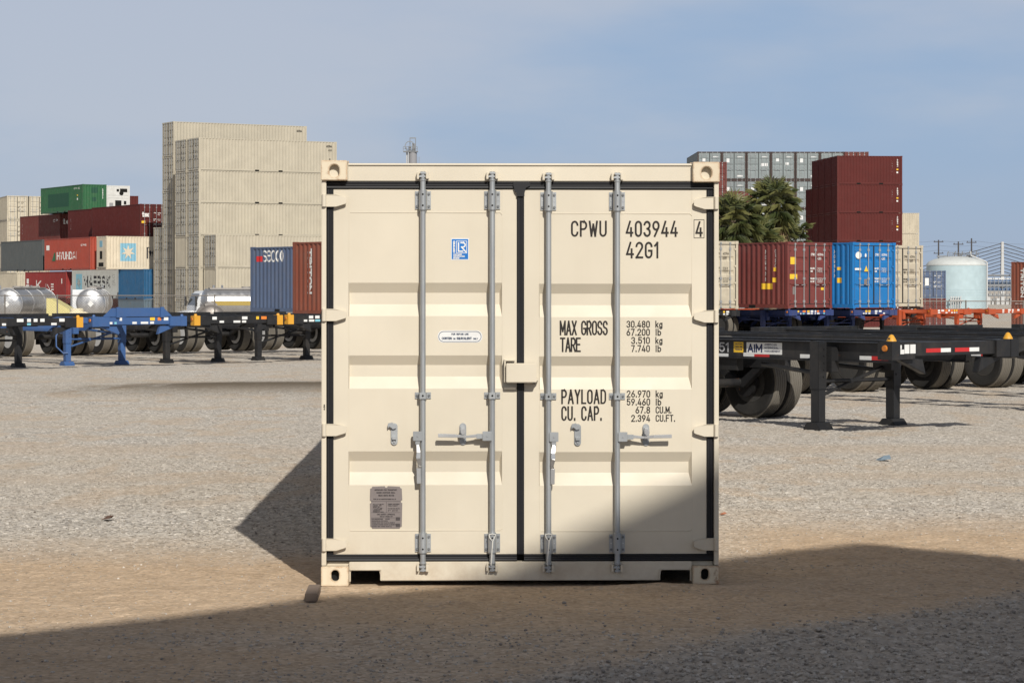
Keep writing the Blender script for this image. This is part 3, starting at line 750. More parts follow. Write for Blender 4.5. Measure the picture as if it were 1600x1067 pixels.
    if kind == 'level':
        zz = zh+.004
        lever([((hx+hand*.064,yl,zz-.002),.010),((hx+hand*.13,yl-.004,zz-.008),.007),((hx+hand*.185,yl-.010,zz-.002),.010)], 0, .006)
        lever([((hx+hand*.185,yl-.010,zz-.002),.010),((hx+hand*.30,yl-.012,zz+.001),.011)], 0, .009)
    else:
        lever([((hx,yl,zh-.05),.008),((hx-.006*hand,yl-.014,zh-.10),.012),((hx-.004*hand,yl-.016,zh-.135),.013),((hx+.012*hand*-1,yl-.004,zh-.180),.010),((hx-.006*hand,yl+.004,zh-.2),.011)], 0, .006)
        lever([((hx-.006*hand,yl+.004,zh-.195),.0125),((hx-.008*hand,yl+.004,zh-.29),.0125)], 0, .009)
    m.build('handle', M_bright, bar, bevel=.002)
    # catch plate with retainer, straight under a level handle or standing free beside a hanging one
    kx = cx({661:616,769.5:723.5,857.5:903.5,965.3:1010.7}[px]); kz = cz(678+zoff)
    m = MB(); rw = .0205
    pl = [(kx+rw*math.cos(R(a)), kz+.047+rw*math.sin(R(a))) for a in range(0,181,20)]+[(kx+rw*math.cos(R(a)), kz-.047+rw*math.sin(R(a))) for a in range(180,361,20)]
    m.prism(pl, 'y', YF-.010, YF-.001)
    for q in (-.048,.040): bolt(m, kx, YF-.010, kz+q, .009, .007)
    m.box(kx-.013, kx+.013, YF-.028, YF-.010, kz-.034, kz-.014)
    if kind == 'hang':
        pl = [(kx+.012,kz+.056),(kx-.008,kz+.066),(kx-.012,kz+.075),(kx-.018,kz+.070),(kx-.036,kz+.068),(kx-.040,kz+.052),(kx-.038,kz+.034),(kx-.030,kz+.046),(kx-.020,kz+.040),(kx-.008,kz+.030),(kx+.012,kz+.036)]
        m.prism(pl, 'y', YF-.026, YF-.0095)
        m.build('catch_plate', M_galv, doorL if px < 800 else doorR, bevel=.002)
    else:
        m.k = 1; pl = [(kx-.016,kz+.036),(kx+.016,kz+.036),(kx+.018,kz+.012),(kx+.010,kz+.002),(kx-.002,kz-.004),(kx-.014,kz+.010)]
        m.prism(pl, 'y', YF-.074, YF-.058); m.box(kx-.012,kx+.012,YF-.066,YF-.010,kz+.030,kz+.042)
        m.build('catch_plate', [M_galv,M_bright], doorL if px < 800 else doorR, bevel=.002)
    return bar
locking_bar(661, 0, -1, 'hang'); b2 = locking_bar(769.5, 0, -1, 'level')
b3 = locking_bar(857.5, 1.5, 1, 'hang'); locking_bar(965.3, 1.5, 1, 'level')
M_string = plain('white_string', (0.7,0.68,0.62), 0.8)
for b_, px_ in ((b2,769.5),(b3,857.5)):                                      # string loops tied round the two middle guides
    m = MB(); x = cx(px_)
    m.tube([(x-.02,YF-.066,cz(834)),(x-.016,YF-.068,cz(839)),(x+.002,YF-.070,cz(845)),(x+.016,YF-.068,cz(837)),(x+.02,YF-.066,cz(834)),(x,YF-.066,cz(833)),(x-.02,YF-.066,cz(834))], .0028, 6)
    m.tube([(x+.002,YF-.070,cz(845)),(x-.002,YF-.068,cz(858)),(x-.006,YF-.06,cz(872)),(x-.008,YF-.06,cz(882))], .0034, 6)
    m.build('string_tie', M_string, b_, smooth=True)
# lock box
m = MB(); m.box(cx(791), cx(838.5), YF-.085, YF-.02, cz(597), cz(567)); m.build('lock_box', M_cream, MC, bevel=.004)
m = MB(); m.box(cx(788), cx(791)-.002, YF-.05, YF-.0005, cz(597), cz(562)); m.box(cx(788), cx(805), YF-.05, YF-.0005, cz(562)-.006, cz(562))
m.build('lock_box_hasp', M_cream, MC, bevel=.0015); m = MB(); m.box(cx(788.5), cx(806.5), YF-.03, YF-.0005, cz(607), cz(604)); m.build('lock_box_lip', M_cream, MC); m = MB(); m.prism([(cx(839),cz(596)),(cx(841.5),cz(594)),(cx(841.5),cz(590)),(cx(838.6),cz(590)),(cx(836),cz(599)),(cx(833),cz(599)),(cx(833),cz(597.5))], 'y', YF-.05, YF-.0005)
m.build('lock_box_hasp', M_cream, MC, bevel=.0015)
# lettering on the right door
U, V = (1,0,0), (0,0,1)
def dtext(s, x0, x1, y0, y1, sw, parent=None, mat=None, gap=.2, y=None, name='lettering'):
    m = MB(); text(m, s, (cx(x0), (YF if y is None else y)-.0015, cz(y1)), U, V, (x1-x0)/255, (y1-y0)/255, sw/255, gap)
    return m.flat(name, mat or M_ink, parent or doorR)
for a in (('CPWU',893,949.3,344,369.3,3.0,.3),('403944',979,1061,344,369.3,3.0,.3),('42G1',979.5,1031,377,403,3.0,.3),('4',1088.6,1100.2,344.8,369.3,3.0,.2),
          ('MAX GROSS',875.3,951,500.6,523.6,2.6,.24),('TARE',875.8,908.4,527,549.8,2.6,.2),('PAYLOAD',877.8,948.3,608.3,631.3,2.6,.3),('CU. CAP.',877.8,942,634.5,657.5,2.6,.3),
          ('30.480',980.2,1017,500.8,511.8,1.6,.28),('67.200',980.2,1017,513.3,524.3,1.6,.28),('3.510',987.5,1017,526.2,537.2,1.6,.28),('7.740',987.5,1017,538.9,549.9,1.6,.28),
          ('26.970',980.5,1017.5,610,621,1.6,.28),('59.460',980.5,1017.5,622.6,633.6,1.6,.28),('67.8',994.3,1017.5,635.2,646.2,1.6,.28),('2.394',987.6,1017.5,648.2,659.2,1.6,.28),
          ('kg',1025.6,1036.8,500.8,511.8,1.6,.3),('lb',1025.8,1034.8,513.3,524.3,1.6,.3),('kg',1025.6,1036.8,526.2,537.2,1.6,.3),('lb',1025.8,1034.8,538.9,549.9,1.6,.3),
          ('kg',1026,1037.2,610,621,1.6,.3),('lb',1026,1035,622.6,633.6,1.6,.3),('CU.M.',1026,1051,635.2,646.2,1.6,.28),('CU.FT.',1026,1056.8,648.2,659.2,1.6,.28)):
    dtext(*a[:6], gap=a[6])
m = MB(); m_ = lambda x,y: (cx(x), YF-.0015, cz(y))
def frame_line(m, x0,x1,y0,y1,t_):
    for a in ((x0,x1,y0,y0+t_),(x0,x1,y1-t_,y1),(x0,x0+t_,y0+t_,y1-t_),(x1-t_,x1,y0+t_,y1-t_)):
        rect(m, m_(a[0],a[3]), U, V, (a[1]-a[0])/255, (a[3]-a[2])/255)
frame_line(m, 1086,1102.6,342,371.3,.8); m.flat('lettering_box', M_ink, doorR)
# certification sticker
def plate(m, x0,x1,y0,y1, y=YF, th=.0012, rad=0.0):
    if rad: 
        pl = []; 
        for cx_,cy_,a0 in ((x1-rad,y0+rad,0),(x0+rad,y0+rad,90),(x0+rad,y1-rad,180),(x1-rad,y1-rad,270)):
            pl += [(cx(cx_)+rad/255*math.cos(R(a0+9*k)), cz(cy_)+rad/255*math.sin(R(a0+9*k))) for k in range(11)]
        m.prism(pl, 'y', y-th, y-.0002)
    else: m.box(cx(x0), cx(x1), y-th, y-.0002, cz(y1), cz(y0))
m = MB(); plate(m, 704.6,733,371.6,405.8); m.k = 1
plate(m, 706,731.8,373,404.4, YF-.0013, .0008); m.k = 0
m_ = lambda x,y: (cx(x), YF-.0026, cz(y))
frame_line(m, 713,730,375.6,395.2,.9)
text(m,'L', m_(715.6,393), U, V, 8.6/255, 15/255, 2.1/255)
stroke(m, [(0.0,14.0),(3.2,14.0)]+arc(3.2,10.6,3.3,3.4,90,-90)+[(1.0,7.2),(7.2,0)], lambda p,o: (cx(720.6)+p.x/255, YF-.0028-o, cz(392.6)+p.y/255), 1.05, 0)
text(m,'CERTIFIED', m_(711.3,394.6), (0,0,1), (-1,0,0), 19/255, 3.1/255, .9/255)
for s_, xx, yy in (('CONTAINER',722,398.2),('CERTIFICATION',726.5,401.1),('SCHEME',718,404.0)):
    text(m, s_, m_(708.3,yy), U, V, (xx-708.3)/255, 2.2/255, .62/255)
m.flat('certificate_sticker', [M_swhite, M_labelblue], doorL)
# repair label
m = MB(); plate(m, 684,753.8,516,535, YF, .0012, 8.5); m.k = 1; y_ = YF-.0022
def ring(m, x0,x1,y0,y1,rad,t_):
    pl = []
    for cx_,cy_,a0 in ((x1-rad,y0+rad,0),(x0+rad,y0+rad,90),(x0+rad,y1-rad,180),(x1-rad,y1-rad,270)):
        pl += [((cx_+rad*math.cos(R(a0+9*k))), (cy_-rad*math.sin(R(a0+9*k)))) for k in range(11)]
    pl.append(pl[0]); stroke(m, pl, lambda p,o: (cx(p.x), y_-o, cz(p.y)), t_/2, 0)
ring(m, 685.8,752,517.6,533.4,7.6,.8)
dk = plain('dark_blue_ink',(0.03,0.05,0.10),.6)
for s_, xa, xb, ya, yb_, sw in (('FOR REPAIR USE',705.5,732.5,520.2,523.2,.6),('CORTEN',690.5,706.2,526.4,530.2,.85),('OR',708,712,527.6,530.2,.6),('EQUIVALENT',713.8,737.5,526.4,530.2,.85),('ONLY',739.5,747,527.6,530.2,.6)):
    text(m, s_, (cx(xa),y_,cz(yb_)), U, V, (xb-xa)/255, (yb_-ya)/255, sw/255)
m.flat('repair_label', [M_swhite, dk], doorL)
# safety approval plate
m = MB()
def notch(cx_,cy_,a0,a1,r=3.0): return [(cx(cx_+r*math.cos(R(a))), cz(cy_-r*math.sin(R(a)))) for a in np.linspace(a0,a1,7)]
pl = notch(578.5,825.5,90,0)+notch(627.8,825.5,180,90)+notch(628.6,783.5,270,90,2.3)+notch(627.8,760.2,270,180)+notch(603.5,759.4,360,180,2.3)+notch(578.5,760.2,360,270)+notch(578,784,90,-90,2.3)
m.prism(pl, 'y', YF-.004, YF-.0005); m.k = 1; r2 = random.Random(5)
def line(s_, xa, xb, yb_, h_=2.2, sw=.62): text(m, s_, (cx(xa),YF-.0052,cz(yb_)), U, V, (xb-xa)/255, h_/255, sw/255)
line('APPROVED FOR TRANSPORT',585,620.5,766.3); line('UNDER CUSTOMS SEAL',588,617.5,770.6); line('GB/C 8372 BV/02',591,616,775.2,2.6,.7)
line('TYPE 40 4S MANUFACTURERS NO. OF',583,619,780.6,1.8,.5)
for i in range(7): line(('OWNER','MODEL NO.','SERIAL NO.','MFG.','LESSEE','ADDRESS','TREATED')[i],582.5,599.5-3*(i%3),788.4+2.0*i,1.4,.45)
for i in range(4): line(('TIMBER COMPONENT','TREATMENT','IM/BASILEUM','BT 2015')[i],606,624.5-3*(i%2),788.2+(0,2.6,7,10.2)[i],1.6,.45)
line('CSC SAFETY APPROVAL',589,617.5,804.6,2.2,.6); line('GB-LR 19024-09',593.5,613.5,807.6,1.8,.5)
for i,s_ in enumerate(('DATE MANUFACTURED     09-2015','IDENTIFICATION NO. CPWU 403944','MAXIMUM GROSS MASS 30.480 kg 67.200 lb','ALLOWABLE STACKING 192.000 kg 423.280 lb','RACKING TEST FORCE 15.240 kg')): line(s_,580.5,(609,606,617,619,612)[i],811.5+2.9*i,1.6,.5)
for x0,y0 in ((618.5,808),(618.5,818)):
    rect(m,(cx(x0),YF-.0052,cz(y0+5.2)),U,V,6.5/255,5.2/255)
for a in ((580,626,783.2),(580,626,800.8),(580,626,809)): rect(m,(cx(a[0]),YF-.0052,cz(a[2])),U,V,(a[1]-a[0])/255,.4/255)
rect(m,(cx(603.6),YF-.0052,cz(800.5)),U,V,.4/255,17/255)
m.flat('data_plate', [M_steelplate, plain('engraved_dark', (0.07,0.06,0.06), .6)], doorL)
# small stencil on the left post and scuffs
m = MB(); text(m, '4.24', (cx(508.3), .0165, cz(640)), (0,0,1), (-1,0,0), 9/255, 2.6/255, .7/255); m.flat('lettering', M_ink, MC)

# timber block and scraps on the ground
o = MB(); o.box(-.036,.036,0,.34,0,.048); b_ = o.build('timber_block', M_wood, None, bevel=.004)
b_.location = (WX(486,13.99), 13.99-D0, ground_z(WX(486,13.99),13.99)+.004); b_.rotation_euler = (R(2.0),0,R(1))
b_.scale = (1,1,1); tag(b_, 'short weathered timber block lying by the cream container', 'timber')
# ------------------------------------------------------------------ other shipping containers
M_cgasket = plain('dark_door_gasket', (0.03,0.03,0.03), 0.7)
M_bar = plain('dull_bar_steel', (0.34,0.35,0.35), 0.5, 0.3)
_cm = {}
def container_parts(L, Hc):
    """shared meshes of one size: local door end at y=0 facing -y, x across, length along +y"""
    key = (L, Hc)
    if key in _cm: return _cm[key]
    dm = bpy.data.materials.get('dark_void'); d = {}
    m = MB(); w_ = 1.219
    for sx in (-1,1):
        xa, xb = sorted((sx*w_, sx*(w_-.11)))
        for y0, y1 in ((.02,.16),(L-.14,L-.01)): m.box(xa, xb, y0, y1, .118, Hc-.118)
        xa, xb = sorted((sx*(w_-.004), sx*(w_-.06)))
        m.box(xa, xb, .178, L-.178, .02, .17); m.box(xa, xb, .178, L-.178, Hc-.075, Hc-.015)
        for y0, y1 in ((0,.178),(L-.178,L)):
            for z in (0,Hc-.118):
                xa, xb = sorted((sx*w_, sx*(w_-.162))); m.box(xa, xb, y0, y1, z, z+.118)
    for y0,y1 in ((.03,.12),(L-.11,L-.02)):
        m.box(-w_+.162, w_-.162, y0, y1, .03, .16); m.box(-w_+.162, w_-.162, y0, y1, Hc-.12, Hc-.01)
    m.k = 1                                                     # black boxes on the rails, colour standing in for fork pocket shade
    for sx in (-1,1):
        xa, xb = sorted((sx*(w_-.03), sx*(w_+.002)))
        for q in (-1.04,1.04): m.box(xa, xb, L/2+q-.18, L/2+q+.18, .022, .135)
    d['frame'] = m.mesh('frame', [M_cream, dm])
    d['wall_l'] = corr_wall(.16, L-.14, .17, Hc-.075, lambda a,q,z: (-w_+.008+q, a, z)).mesh('side_wall', M_cream)
    d['wall_r'] = corr_wall(.16, L-.14, .17, Hc-.075, lambda a,q,z: (w_-.008-q, a, z)).mesh('side_wall', M_cream)
    d['end'] = corr_wall(-w_+.11, w_-.11, .16, Hc-.12, lambda a,q,z: (a, L-.03-q, z)).mesh('end_wall', M_cream)
    d['roof'] = corr_wall(.12, L-.11, -w_+.06, w_-.06, lambda a,q,z: (z, a, Hc-.02-q*.4)).mesh('roof', M_cream)
    for s in (-1,1):
        m = MB(); x0, x1 = (-w_+.115,-.012) if s < 0 else (.012,w_-.115)
        xs = [(x0,0),(x0+.10,0),(x0+.101,1),(x1-.11,1),(x1-.10,0),(x1,0)]; z0, z1 = .165, Hc-.125
        zs = [(z0,0),(z0+.15,0)]; hh = z1-z0
        for f in (.30,.53,.76): zs += [(z0+hh*f-.10,0),(z0+hh*f-.04,1),(z0+hh*f+.04,1),(z0+hh*f+.10,0)]
        zs += [(z1-.15,0),(z1,0)]
        pts = [(x, .045+.036*fx*fz, z) for z,fz in zs for x,fx in xs]; n = len(xs)
        m.add(pts, [(j*n+i, j*n+i+1, (j+1)*n+i+1, (j+1)*n+i) for j in range(len(zs)-1) for i in range(n-1)])
        m.k = 1
        e = .022
        for q in ((x0-.003,x0+e,z0,z1),(x1-e,x1+.003,z0,z1),(x0+e,x1-e,z0,z0+e),(x0+e,x1-e,z1-e,z1)): m.box(q[0],q[1],.036,.044,q[2],q[3])
        m.k = 0
        for f in (.08,.36,.64,.92):                              # hinges
            xx = x0-.02 if s < 0 else x1-.09
            m.box(xx, xx+.11, .012, .034, z0+hh*f-.035, z0+hh*f+.035)
        d['door'+str(s)] = m.mesh('door', [M_cream, M_cgasket])
    for i,x in enumerate((-.80,-.32,.32,.80)):
        m = MB(); sd = -1 if x < 0 else 1
        m.cyl((x,.022,.06),(x,.022,Hc-.05),.019,n=6)
        for z in (.28,Hc*.45,Hc-.3): m.box(x-.05,x+.05,.004,.042,z-.045,z+.045)
        for z in (.09,Hc-.08): m.box(x-.04,x+.04,-.004,.03,z-.035,z+.035)
        hd = .42*(1 if i in (0,2) else -1)
        xa, xb = sorted((x, x+hd*.75)); m.box(xa,xb,-.012,.008,Hc*.355-.012,Hc*.355+.012)
        m.box(x-.03,x+.03,-.012,.02,Hc*.355-.035,Hc*.355+.035)
        d['bar%d'%i] = m.mesh('locking_bar', M_bar)
    _cm[key] = d; return d
FACES = {'left': lambda L: ((-1.212,L,0),(0,-1,0)), 'right': lambda L: ((1.212,0,0),(0,1,0)),
         'door': lambda L: ((-1.219,.044,0),(1,0,0)), 'end': lambda L: ((1.219,L-.03,0),(-1,0,0))}
def face_depth(face):
    if face in ('left','right'): return lambda p: corr_depth(p.y)
    if face == 'end': return lambda p: corr_depth(p.x)
    return None
def decal(root, face, L, items, name='lettering', mats=None, split=None):
    """items: ('t', text, x0, x1, z0, z1, stroke, matindex[, rot]) or ('r', x0, x1, z0, z1, matindex); metres from the face's left edge"""
    O, u = FACES[face](L); O = Vector(O); u = Vector(u); v = Vector((0,0,1)); n = u.cross(v); dp = face_depth(face)
    split = root.get('group') not in (GS_, GM_, GG_, GF_) if split is None else split
    m = MB(); mats = mats or [M_white]
    for it in items:
        if split and m.v:
            m.flat(name, mats, root); m = MB()
        name = 'lettering' if it[0] == 't' else ('panel' if it[0] == 'r' else 'emblem')
        if it[0] == 't':
            _, s_, x0, x1, z0, z1, sw, mi = it[:8]; m.k = mi
            rot = it[8] if len(it) > 8 else 0
            if rot == 0: text(m, s_, O+u*x0+v*z0+n*.004, u, v, x1-x0, z1-z0, sw, depth=dp)
            else: text(m, s_, O+u*x0+v*z1+n*.004, -v, u, z1-z0, x1-x0, sw, depth=dp)      # read downwards
        elif it[0] == 'r':
            _, x0, x1, z0, z1, mi = it; m.k = mi
            rect(m, O+u*x0+v*z0+n*.003, u, v, x1-x0, z1-z0, depth=dp)
        elif it[0] == 'p':                                       # filled polygon, fan from its middle
            _, poly, mi = it; m.k = mi; cxp = sum(p[0] for p in poly)/len(poly); czp = sum(p[1] for p in poly)/len(poly)
            P = lambda p: O+u*p[0]+v*p[1]+n*.0065
            for a,b_ in zip(poly, poly[1:]+poly[:1]): m.add([P((cxp,czp)),P(a),P(b_)],[(0,1,2)])
    return m.flat(name, mats, root)
GS_ = 'cream containers in the tall stack on the left'; GM_ = 'maroon containers in the stack on the right'; GG_ = 'grey blue containers in the far wall of boxes'; GF_ = 'weathered cream containers at the far left edge'
def door_marks(mi=0, dens=1.0):
    """owner number and weight lines of the usual layout on a right-hand door"""
    it = [('t','403944',1.66,1.98,2.06,2.16,.012,mi),('t','42G1',1.66,1.86,1.90,2.0,.012,mi),('t','CPWU',1.30,1.50,2.06,2.16,.012,mi)]
    for i in range(4): it.append(('t',('30.480 kg','67.200 lb','3.510 kg','7.740 lb')[i],1.66,1.92,1.56-.05*i,1.595-.05*i,.006,mi))
    it += [('t','MAX GROSS',1.27,1.5,1.53,1.6,.009,mi),('t','TARE',1.27,1.4,1.42,1.49,.012,mi)]
    for i in range(4): it.append(('t',('26.970 kg','59.460 lb','67.8 CU.M.','2.394 CU.FT.')[i],1.66,1.94,1.16-.05*i,1.195-.05*i,.006,mi))
    it += [('t','PAYLOAD',1.27,1.5,1.13,1.20,.012,mi),('t','CU. CAP.',1.27,1.5,1.02,1.09,.012,mi)]
    return it
def container(name, mat, L, Hc, label, group=None, door_mat=None, parts=True):
    d = container_parts(L, Hc)
    r = empty(name, (0,0,0), 0, label, 'container', group)
    link('frame', d['frame'], r, mat); link('side_wall', d['wall_l'], r, mat); link('side_wall', d['wall_r'], r, mat)
    link('end_wall', d['end'], r, mat); link('roof', d['roof'], r, mat)
    for s in (-1,1):
        dr = link('door', d['door'+str(s)], r, door_mat or mat)
        for i in ((0,1) if s < 0 else (2,3)): link('locking_bar', d['bar%d'%i], dr)
    return r
def children(o): return [c for c in bpy.data.objects if c.parent == o]
def clone(o, loc, rz=None, label=None, group=None):
    r = o.copy(); COL.objects.link(r); r.location = loc
    if rz is not None: r.rotation_euler = (0,0,rz)
    if label: r['label'] = label
    if group: r['group'] = group
    for ch in o.children:
        c = ch.copy(); COL.objects.link(c); c.parent = r
        for g in ch.children:
            q = g.copy(); COL.objects.link(q); q.parent = c
    return r
def put(o, corner, px, d, z, rot):
    """stand o so that its local corner (x, y) is at photo column px, distance d, height z"""
    rm = Matrix.Rotation(R(rot), 4, 'Z'); c = rm @ Vector((corner[0], corner[1], 0)); p = at(px, d, z)
    o.location = p - c; o.rotation_euler = (0,0,R(rot)); return o
L20, HS, HC_ = 6.058, 2.591, 2.896
BASE = -1.75
CORN = 1.219

# --- cream stack left of the middle: 40-foot boxes, doors towards the left
M_stack = paint('aged_cream_paint', (0.45,0.405,0.315), 0.55, 0.06, 0.16, grime=(0.30,0.25,0.17))
ORD = ('lowest','second lowest','third lowest','third highest','second highest','top')
GS = 'cream containers in the tall stack on the left'
rot = -60; nx = Vector((-0.5,0.866,0))
proto = container('shipping_container', M_stack, L40, HS, 'x', GS)
decal(proto, 'door', L40, door_marks(), mats=[M_ink]); decal(proto, 'right', L40, [('t','403944',11.25,11.75,2.1,2.3,.03,0),('t','42G1',11.4,11.75,1.8,1.95,.025,0),('r',11.5,11.62,1.1,1.2,0)], mats=[M_ink])
protoH = container('shipping_container', M_stack, L40, HC_, 'x', GS)
decal(protoH, 'door', L40, door_marks(), mats=[M_ink]); decal(protoH, 'right', L40, [('t','403944',11.25,11.75,2.35,2.55,.03,0),('r',11.5,11.62,1.1,1.2,0)], mats=[M_ink])
used = set()
def spawn(pr, corner, px, d, z, rot, label, group, flip=False):
    """the first call moves the prototype itself, later ones copy it with its parts"""
    if pr.name in used: o = clone(pr, (0,0,0), None, label, group)
    else:
        used.add(pr.name); o = pr; o['label'] = label
        if group: o['group'] = group
    if flip: put(o, (-corner[0], L40 - corner[1]), px, d, z, rot+180)
    else: put(o, corner, px, d, z, rot)
    return o
def shift(px, d, v):
    x = WX(px,d)+v.x; dd = d+v.y; return 800+x*FPX/dd, dd
cols = [('front row',-1,3,HS,337,190.3),('second row from the front',0,6,HS,310.5,192.5),('third row from the front',1,6,HS,None,None),
        ('tall fourth row',2,6,HC_,270.7,200.5),('short rear row',3,3,HC_,256.5,203.2)]
for cname,k,nt,hh,px,d in cols:
    if px is None: px, d = shift(310.5, 192.5, nx*2.62)
    for t_ in range(nt):
        z = BASE+hh*t_
        nm = {3:('bottom','middle','top')}.get(nt, ORD)[t_]
        wall = (k == 1 and t_ == 2) or (k == -1 and t_ == 1)
        lab = 'cream container, %s tier, %s, left cream stack' % (nm, cname)
        lab = lab if len(lab.split()) <= 16 else 'cream container, %s tier, %s, left cream stack' % (nm, cname)
        if wall: put(clone(proto,(0,0,0),None,lab,GS), (-CORN,L40), px, d, z, rot+180)
        else: spawn(proto if hh == HS else protoH, (CORN,0), px, d, z, rot, lab, GS)

# --- mixed stacks on the far left
def single(mat, L, Hc, label, corner, px, d, z, rot, group=None, door_mat=None, name='shipping_container'):
    o = container(name, mat, L, Hc, label, group, door_mat); put(o, corner, px, d, z, rot); return o
T = [BASE+HS*k for k in range(7)]
M_green = paint('green_container_paint', (0.025,0.115,0.045), 0.5, 0.1, 0.3)
M_greend = plain('dark_green_panel', (0.02,0.075,0.045), 0.6)
M_maroon = paint('maroon_container_paint', (0.098,0.020,0.017), 0.6, 0.1, 0.25, grime=(0.07,0.035,0.03), spec=0.2)
M_maroon2 = paint('faded_maroon_container_paint', (0.135,0.028,0.021), 0.6, 0.18, 0.3)
M_redc = paint('red_container_paint', (0.36,0.060,0.035), 0.5, 0.15, 0.25)
M_kred = paint('crimson_container_paint', (0.27,0.027,0.024), 0.5, 0.12, 0.25)
M_greyc = paint('slate_grey_container_paint', (0.085,0.095,0.095), 0.55, 0.12, 0.3)
M_ltgrey = paint('light_grey_container_paint', (0.50,0.52,0.50), 0.5, 0.15, 0.35, grime=(0.22,0.2,0.17))
M_reef = paint('white_reefer_paint', (0.66,0.65,0.61), 0.45, 0.1, 0.25)
M_starc = paint('beige_reefer_paint', (0.66,0.57,0.43), 0.5, 0.08, 0.2)
M_bluec = paint('blue_container_paint', (0.015,0.10,0.22), 0.5, 0.1, 0.3)
M_greyblue = paint('faded_grey_blue_paint', (0.10,0.15,0.19), 0.6, 0.15, 0.4)
M_brightblue = paint('bright_blue_container_paint', (0.01,0.16,0.43), 0.45, 0.08, 0.2)
M_slate = paint('slate_blue_container_paint', (0.085,0.12,0.20), 0.5, 0.25, 0.35)
M_brownc = paint('red_brown_container_paint', (0.22,0.062,0.035), 0.55, 0.2, 0.35)
M_creamc = paint('weathered_cream_container_paint', (0.52,0.46,0.35), 0.55, 0.2, 0.4)
M_star = plain('sky_blue_panel', (0.22,0.44,0.55), 0.6)
M_lblack = plain('black_side_lettering', (0.03,0.03,0.035), 0.6)
FW = lambda L: (CORN, L)                         # viewer's near-left corner when the plain end faces us (turned by 180)
o = single(M_green, L40, HS, 'green container on top of the far left stack', FW(L40), 129, 233, 9.23, 210)
decal(o, 'right', L40, [('r',2.2,8.2,.55,1.9,1),('t','CPWU 40',9.6,11.3,2.15,2.32,.03,0),('r',10.6,10.9,1.5,1.62,2),('r',10.6,10.9,1.1,1.3,0)], mats=[M_white,M_greend,M_syellow])
decal(o, 'end', L40, [('r',.9,1.55,1.75,2.3,1),('r',1.0,1.4,.95,1.35,1),('t','403944',2.02,2.10,1.2,2.2,.03,0,1),('r',1.65,2.05,.14,.3,2)], mats=[M_white,M_greend,M_syellow])
def reefer_end(o, L, Hc):
    m = MB()                                                   # machinery end: flush panel with openings, set proud of the end wall
    m.box(-1.1,1.1,L-.025,L-.005,.18,Hc-.13)
    m.build('machinery_panel', o.children[0].material_slots[0].material, o)
    m = MB(); m.cyl((-.35,L-.004,1.85),(-.35,L+.004,1.85),.22,n=16); m.box(-.95,-.2,L-.004,L+.006,1.95,2.3); m.box(-.35,.3,L-.004,L+.006,.55,1.15); m.box(-.85,-.6,L-.004,L+.006,.75,1.1)
    m.box(-.1,.15,L-.004,L+.005,2.0,2.25)
    m.build('vent_opening', M_dark, o)
    m = MB(); 
    for z in (1.35,1.62): m.box(-1.05,1.05,L-.004,L+.003,z,z+.02)
    m.box(-.4,-.38,L-.004,L+.003,1.37,1.6); m.box(.5,.9,L-.004,L+.003,.5,.9)
    m.build('panel_trim', plain('grey_trim',(0.3,0.3,0.3)), o)
o = single(M_reef, L40, HS, 'white refrigerated container beside the green one, machinery end forward', FW(L40), 166, 236, 9.23, 210); reefer_end(o, L40, HS)
single(M_maroon, L40, HS, 'maroon container half hidden behind the white refrigerated container', FW(L40), 183, 262, 9.23, 210)
GT = 'maroon containers lettered in white on the left stack'
o = single(M_maroon2, L40, HC_, 'faded maroon container below the green one, leftmost of its row', FW(L40), 93, 241, 6.33, 210, GT)
decal(o, 'right', L40, [('t','CPWU',.7,.95,1.0,2.1,.05,0,1),('t','CP',10.3,11.6,2.1,2.35,.05,0)]); decal(o, 'end', L40, [('t','tex',.35,1.5,1.85,2.4,.13,0)])
o = single(M_maroon, L40, HC_, 'dark maroon container directly under the green container, plain end forward', FW(L40), 177, 221, 6.33, 210, GT)
decal(o, 'right', L40, [('t','CPWU',.7,.95,1.0,2.1,.05,0,1),('r',11.0,11.25,1.6,1.75,1),('r',11.0,11.25,1.2,1.4,1)], mats=[M_white,M_syellow]); decal(o, 'end', L40, [('t','tex',.4,1.15,1.95,2.4,.10,0),('t','403944',1.85,1.95,1.0,2.2,.03,0,1),('r',1.6,2.0,.2,.45,1)], mats=[M_white,M_syellow])
o = single(M_maroon, L40, HC_, 'maroon container with its white lettered doors forward, beside the cream stack', (-CORN,0), 219, 213, 6.33, 30, GT)
decal(o, 'door', L40, door_marks()+[('t','tex',.2,.85,1.75,2.2,.09,0),('r',.15,.5,1.2,1.4,1)], mats=[M_white,M_syellow])
single(M_greyc, L40, HC_, 'slate grey container at the left edge beside the red lettered one', FW(L40), 66, 226, T[2], 210)
o = single(M_redc, L40, HC_, 'red container with large white letters and a green emblem', FW(L40), 141, 213.5, T[2], 210)
decal(o, 'right', L40, [('t','HYUNDAI',3.4,8.6,.95,1.65,.11,0),('p',[(2.1,.85),(3.1,.85),(3.0,1.6),(2.7,1.6)],1),('r',.5,1.4,1.85,2.3,0),('t','CPWU',9.8,11.2,2.1,2.3,.04,0)], mats=[M_white,plain('green_emblem',(0.03,0.16,0.07))])
def star(cx_, cz_, r0, r1, n=7):
    return [(cx_+(r0 if i%2==0 else r1)*math.sin(math.pi*i/n), cz_+(r0 if i%2==0 else r1)*math.cos(math.pi*i/n)) for i in range(2*n)]
o = single(M_starc, L40, HC_, 'beige refrigerated container with a white star on a sky blue square', (CORN,0), 166, 210, T[2], -60)
decal(o, 'right', L40, [('r',1.3,2.75,.72,2.28,1),('p',star(2.02,1.5,.66,.26),0),('t','MAERSK',3.75,8.6,.95,1.95,.22,2)], mats=[M_starc,M_star,M_lblack])
m = MB(); m.box(-1.08,1.08,-.02,.0,.18,HC_-.13); m.build('machinery_panel', M_starc, o)
